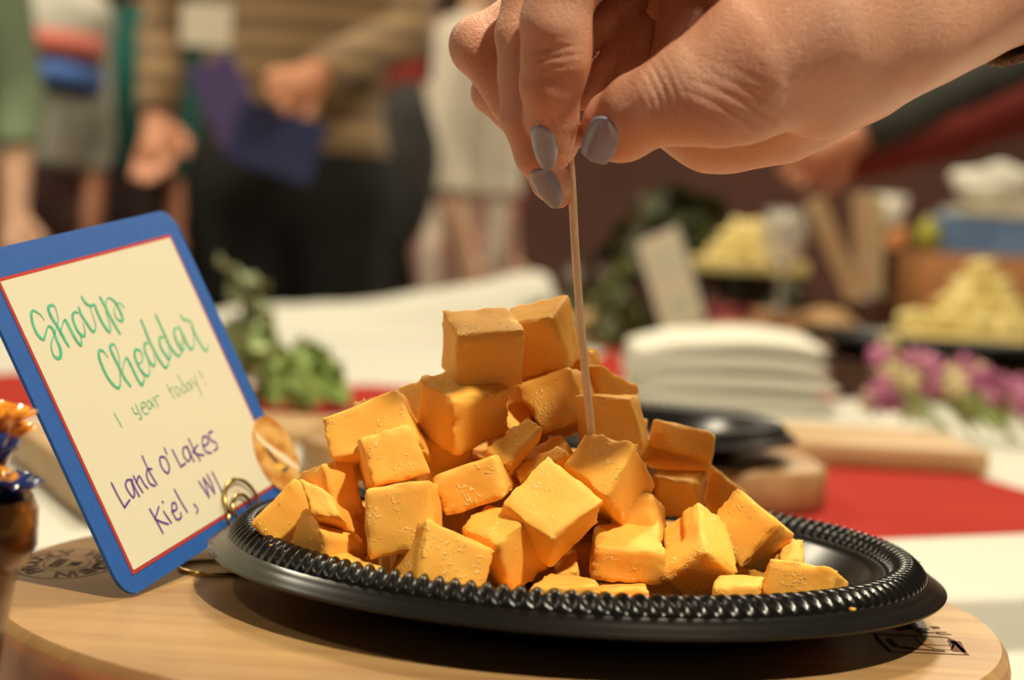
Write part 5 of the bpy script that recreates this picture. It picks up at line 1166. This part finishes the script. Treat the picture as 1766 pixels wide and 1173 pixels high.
person('person', zz(818, 200, 3.75)[0], 3.75, 1.74, 1.2, M_s2, mat('cream_coat', (.72, .64, .53), .9), M_strp2, 'person in a cream coat and pale pink striped trousers, far behind the fingers', toplen=.60, wide=.50)
person('person', zz(228, 200, 4.25)[0], 4.25, 1.78, -.3, M_s1, mat('teal_sweater', (.012, .12, .10), .9, col2=(.008, .06, .055), nscale=5), mat('plum_trousers', (.060, .034, .036), .9), 'person in a dark teal sweater and plum trousers at the left', toplen=.60, wide=.62, armr=.8)
person('person', zz(-185, 200, 3.15)[0], 3.15, 1.80, .2, M_s2, mat('pale_green_shirt', (.20, .26, .16), .9, col2=(.15, .20, .13), nscale=4), mat('mauve_trousers', (.10, .055, .055), .9), 'person in a pale green shirt at the left edge', toplen=.60)
gp = person('person', zz(75, 200, 3.62)[0], 3.62, 1.74, .1, M_s1, mat('grey_top', (.52, .50, .43), .9, col2=(.40, .39, .34), nscale=5), mat('mauve_leggings', (.17, .095, .085), .9, col2=(.10, .05, .05), nscale=3), 'person in a light grey top with a blue and coral scarf, at the left', toplen=.60, wide=.52, armr=.7)
for nm, zc, m in (('scarf', 1.335, mat('coral_band', (.50, .13, .10), .8)), ('scarf', 1.262, mat('blue_band', (.05, .12, .36), .8))):
    g = G(); g.lathe([(1, -.035), (1.06, 0), (1, .035), (.94, 0)], 24, closed=True); o = g.build(nm, m, gp); o.location = (0, 0, zc); o.scale = (.135, .150, 1)
# reaching person at the right
M_dk = mat('dark_jacket', (.028, .028, .024), .85, col2=(.05, .05, .045), nscale=8); M_dred = mat('deep_red_lining', (.13, .010, .006), .85)
hx, hy = 1.42, 2.15
hp = person('person', hx, hy, 1.74, -1.5, M_s1, M_dk, mat('dark_trousers', (.02, .02, .025), .9), 'person in a dark jacket with deep red underside reaching in from the right',
       larm=(zz(1960, 300, 2.10), zz(2000, 420, 2.02)), rarm=(zz(1840, 70, 2.13), zz(1478, 232, 2.08)), toplen=.60)
f = Field((.40, 1.85, .85), (1.35, 2.35, 1.40), .012); f.chain([(zz(1482, 285, 2.09), .026), (zz(1640, 225, 2.10), .042), (zz(1850, 140, 2.13), .062), (zz(2050, 80, 2.14), .08)], k=.02)
o = f.build('lower_sleeve', M_dred, hp, 2); o.location = (-hx, -hy, 0)
# ------------------------------------------------------------------ far table
t2 = skirted('tablecloth', -1.0, .35, 4.95, 5.6, .75, .70, M_cloth); autosmooth(t2, 50); tag(t2, 'white cloth hanging to the floor over the far table', 'tablecloth')
ft = tag(empty('folding_table', (-.325, 5.27, 0)), 'far table under the hanging white cloth', 'table'); g = G(); g.box((0, 0, .73), (1.33, .63, .03)); g.build('tabletop', MATS['table_wood'], ft, False)
for x in (-.6, .6):
    for y in (-.27, .27): g = G(); g.tube([(x, y, 0), (x, y, .715)], .018, 10); g.build('leg', MATS['grey_steel'], ft)
def cover_box(px, py, Y, sz, z, m, label, nm='box'):
    p = at(px, py, Y); r_ = tag(empty(nm, (p[0], Y, z)), label, 'box'); g = G(); g.box((0, 0, sz[2] / 2), sz); g.build('box_body', m, r_, False, bevel=.006)
    g = G(); g.box((0, 0, sz[2] + .006), (sz[0] + .008, sz[1] + .008, .012)); g.build('lid', m, r_, False, bevel=.004)
cover_box(745, 450, 5.2, (.15, .14, .17), .7515, MATS['white_china'], 'white box on the far table right of the black trousers')
cover_box(628, 480, 5.1, (.12, .12, .13), .7515, mat('rosy_box', (.50, .34, .28), .7), 'pinkish box on the far table beside the black trousers')
cover_box(684, 480, 5.2, (.07, .14, .12), .7515, MATS['red_cloth'], 'small red box on the far table')
cover_box(725, 370, 5.42, (.26, .16, .26), .7515, MATS['red_cloth'], 'large red box at the back of the far table')
# wall lamps of the hall: round ceiling fittings under each lamp
for i, (x, y) in enumerate(((.62, -1.05), (.25, .95), (-1.5, -.5), (.45, 1.5), (-1.6, 2.6), (1.5, 4.2))):
    r_ = tag(empty('ceiling_lamp', (x, y, ZC)), 'round ceiling lamp fitting, out of view above', 'lamp', 'round ceiling lamps'); g = G(); g.lathe([(.10, -.001), (.11, -.001), (.11, -.02), (.10, -.02)], 24, closed=True); g.build('trim_ring', MATS['grey_steel'], r_)
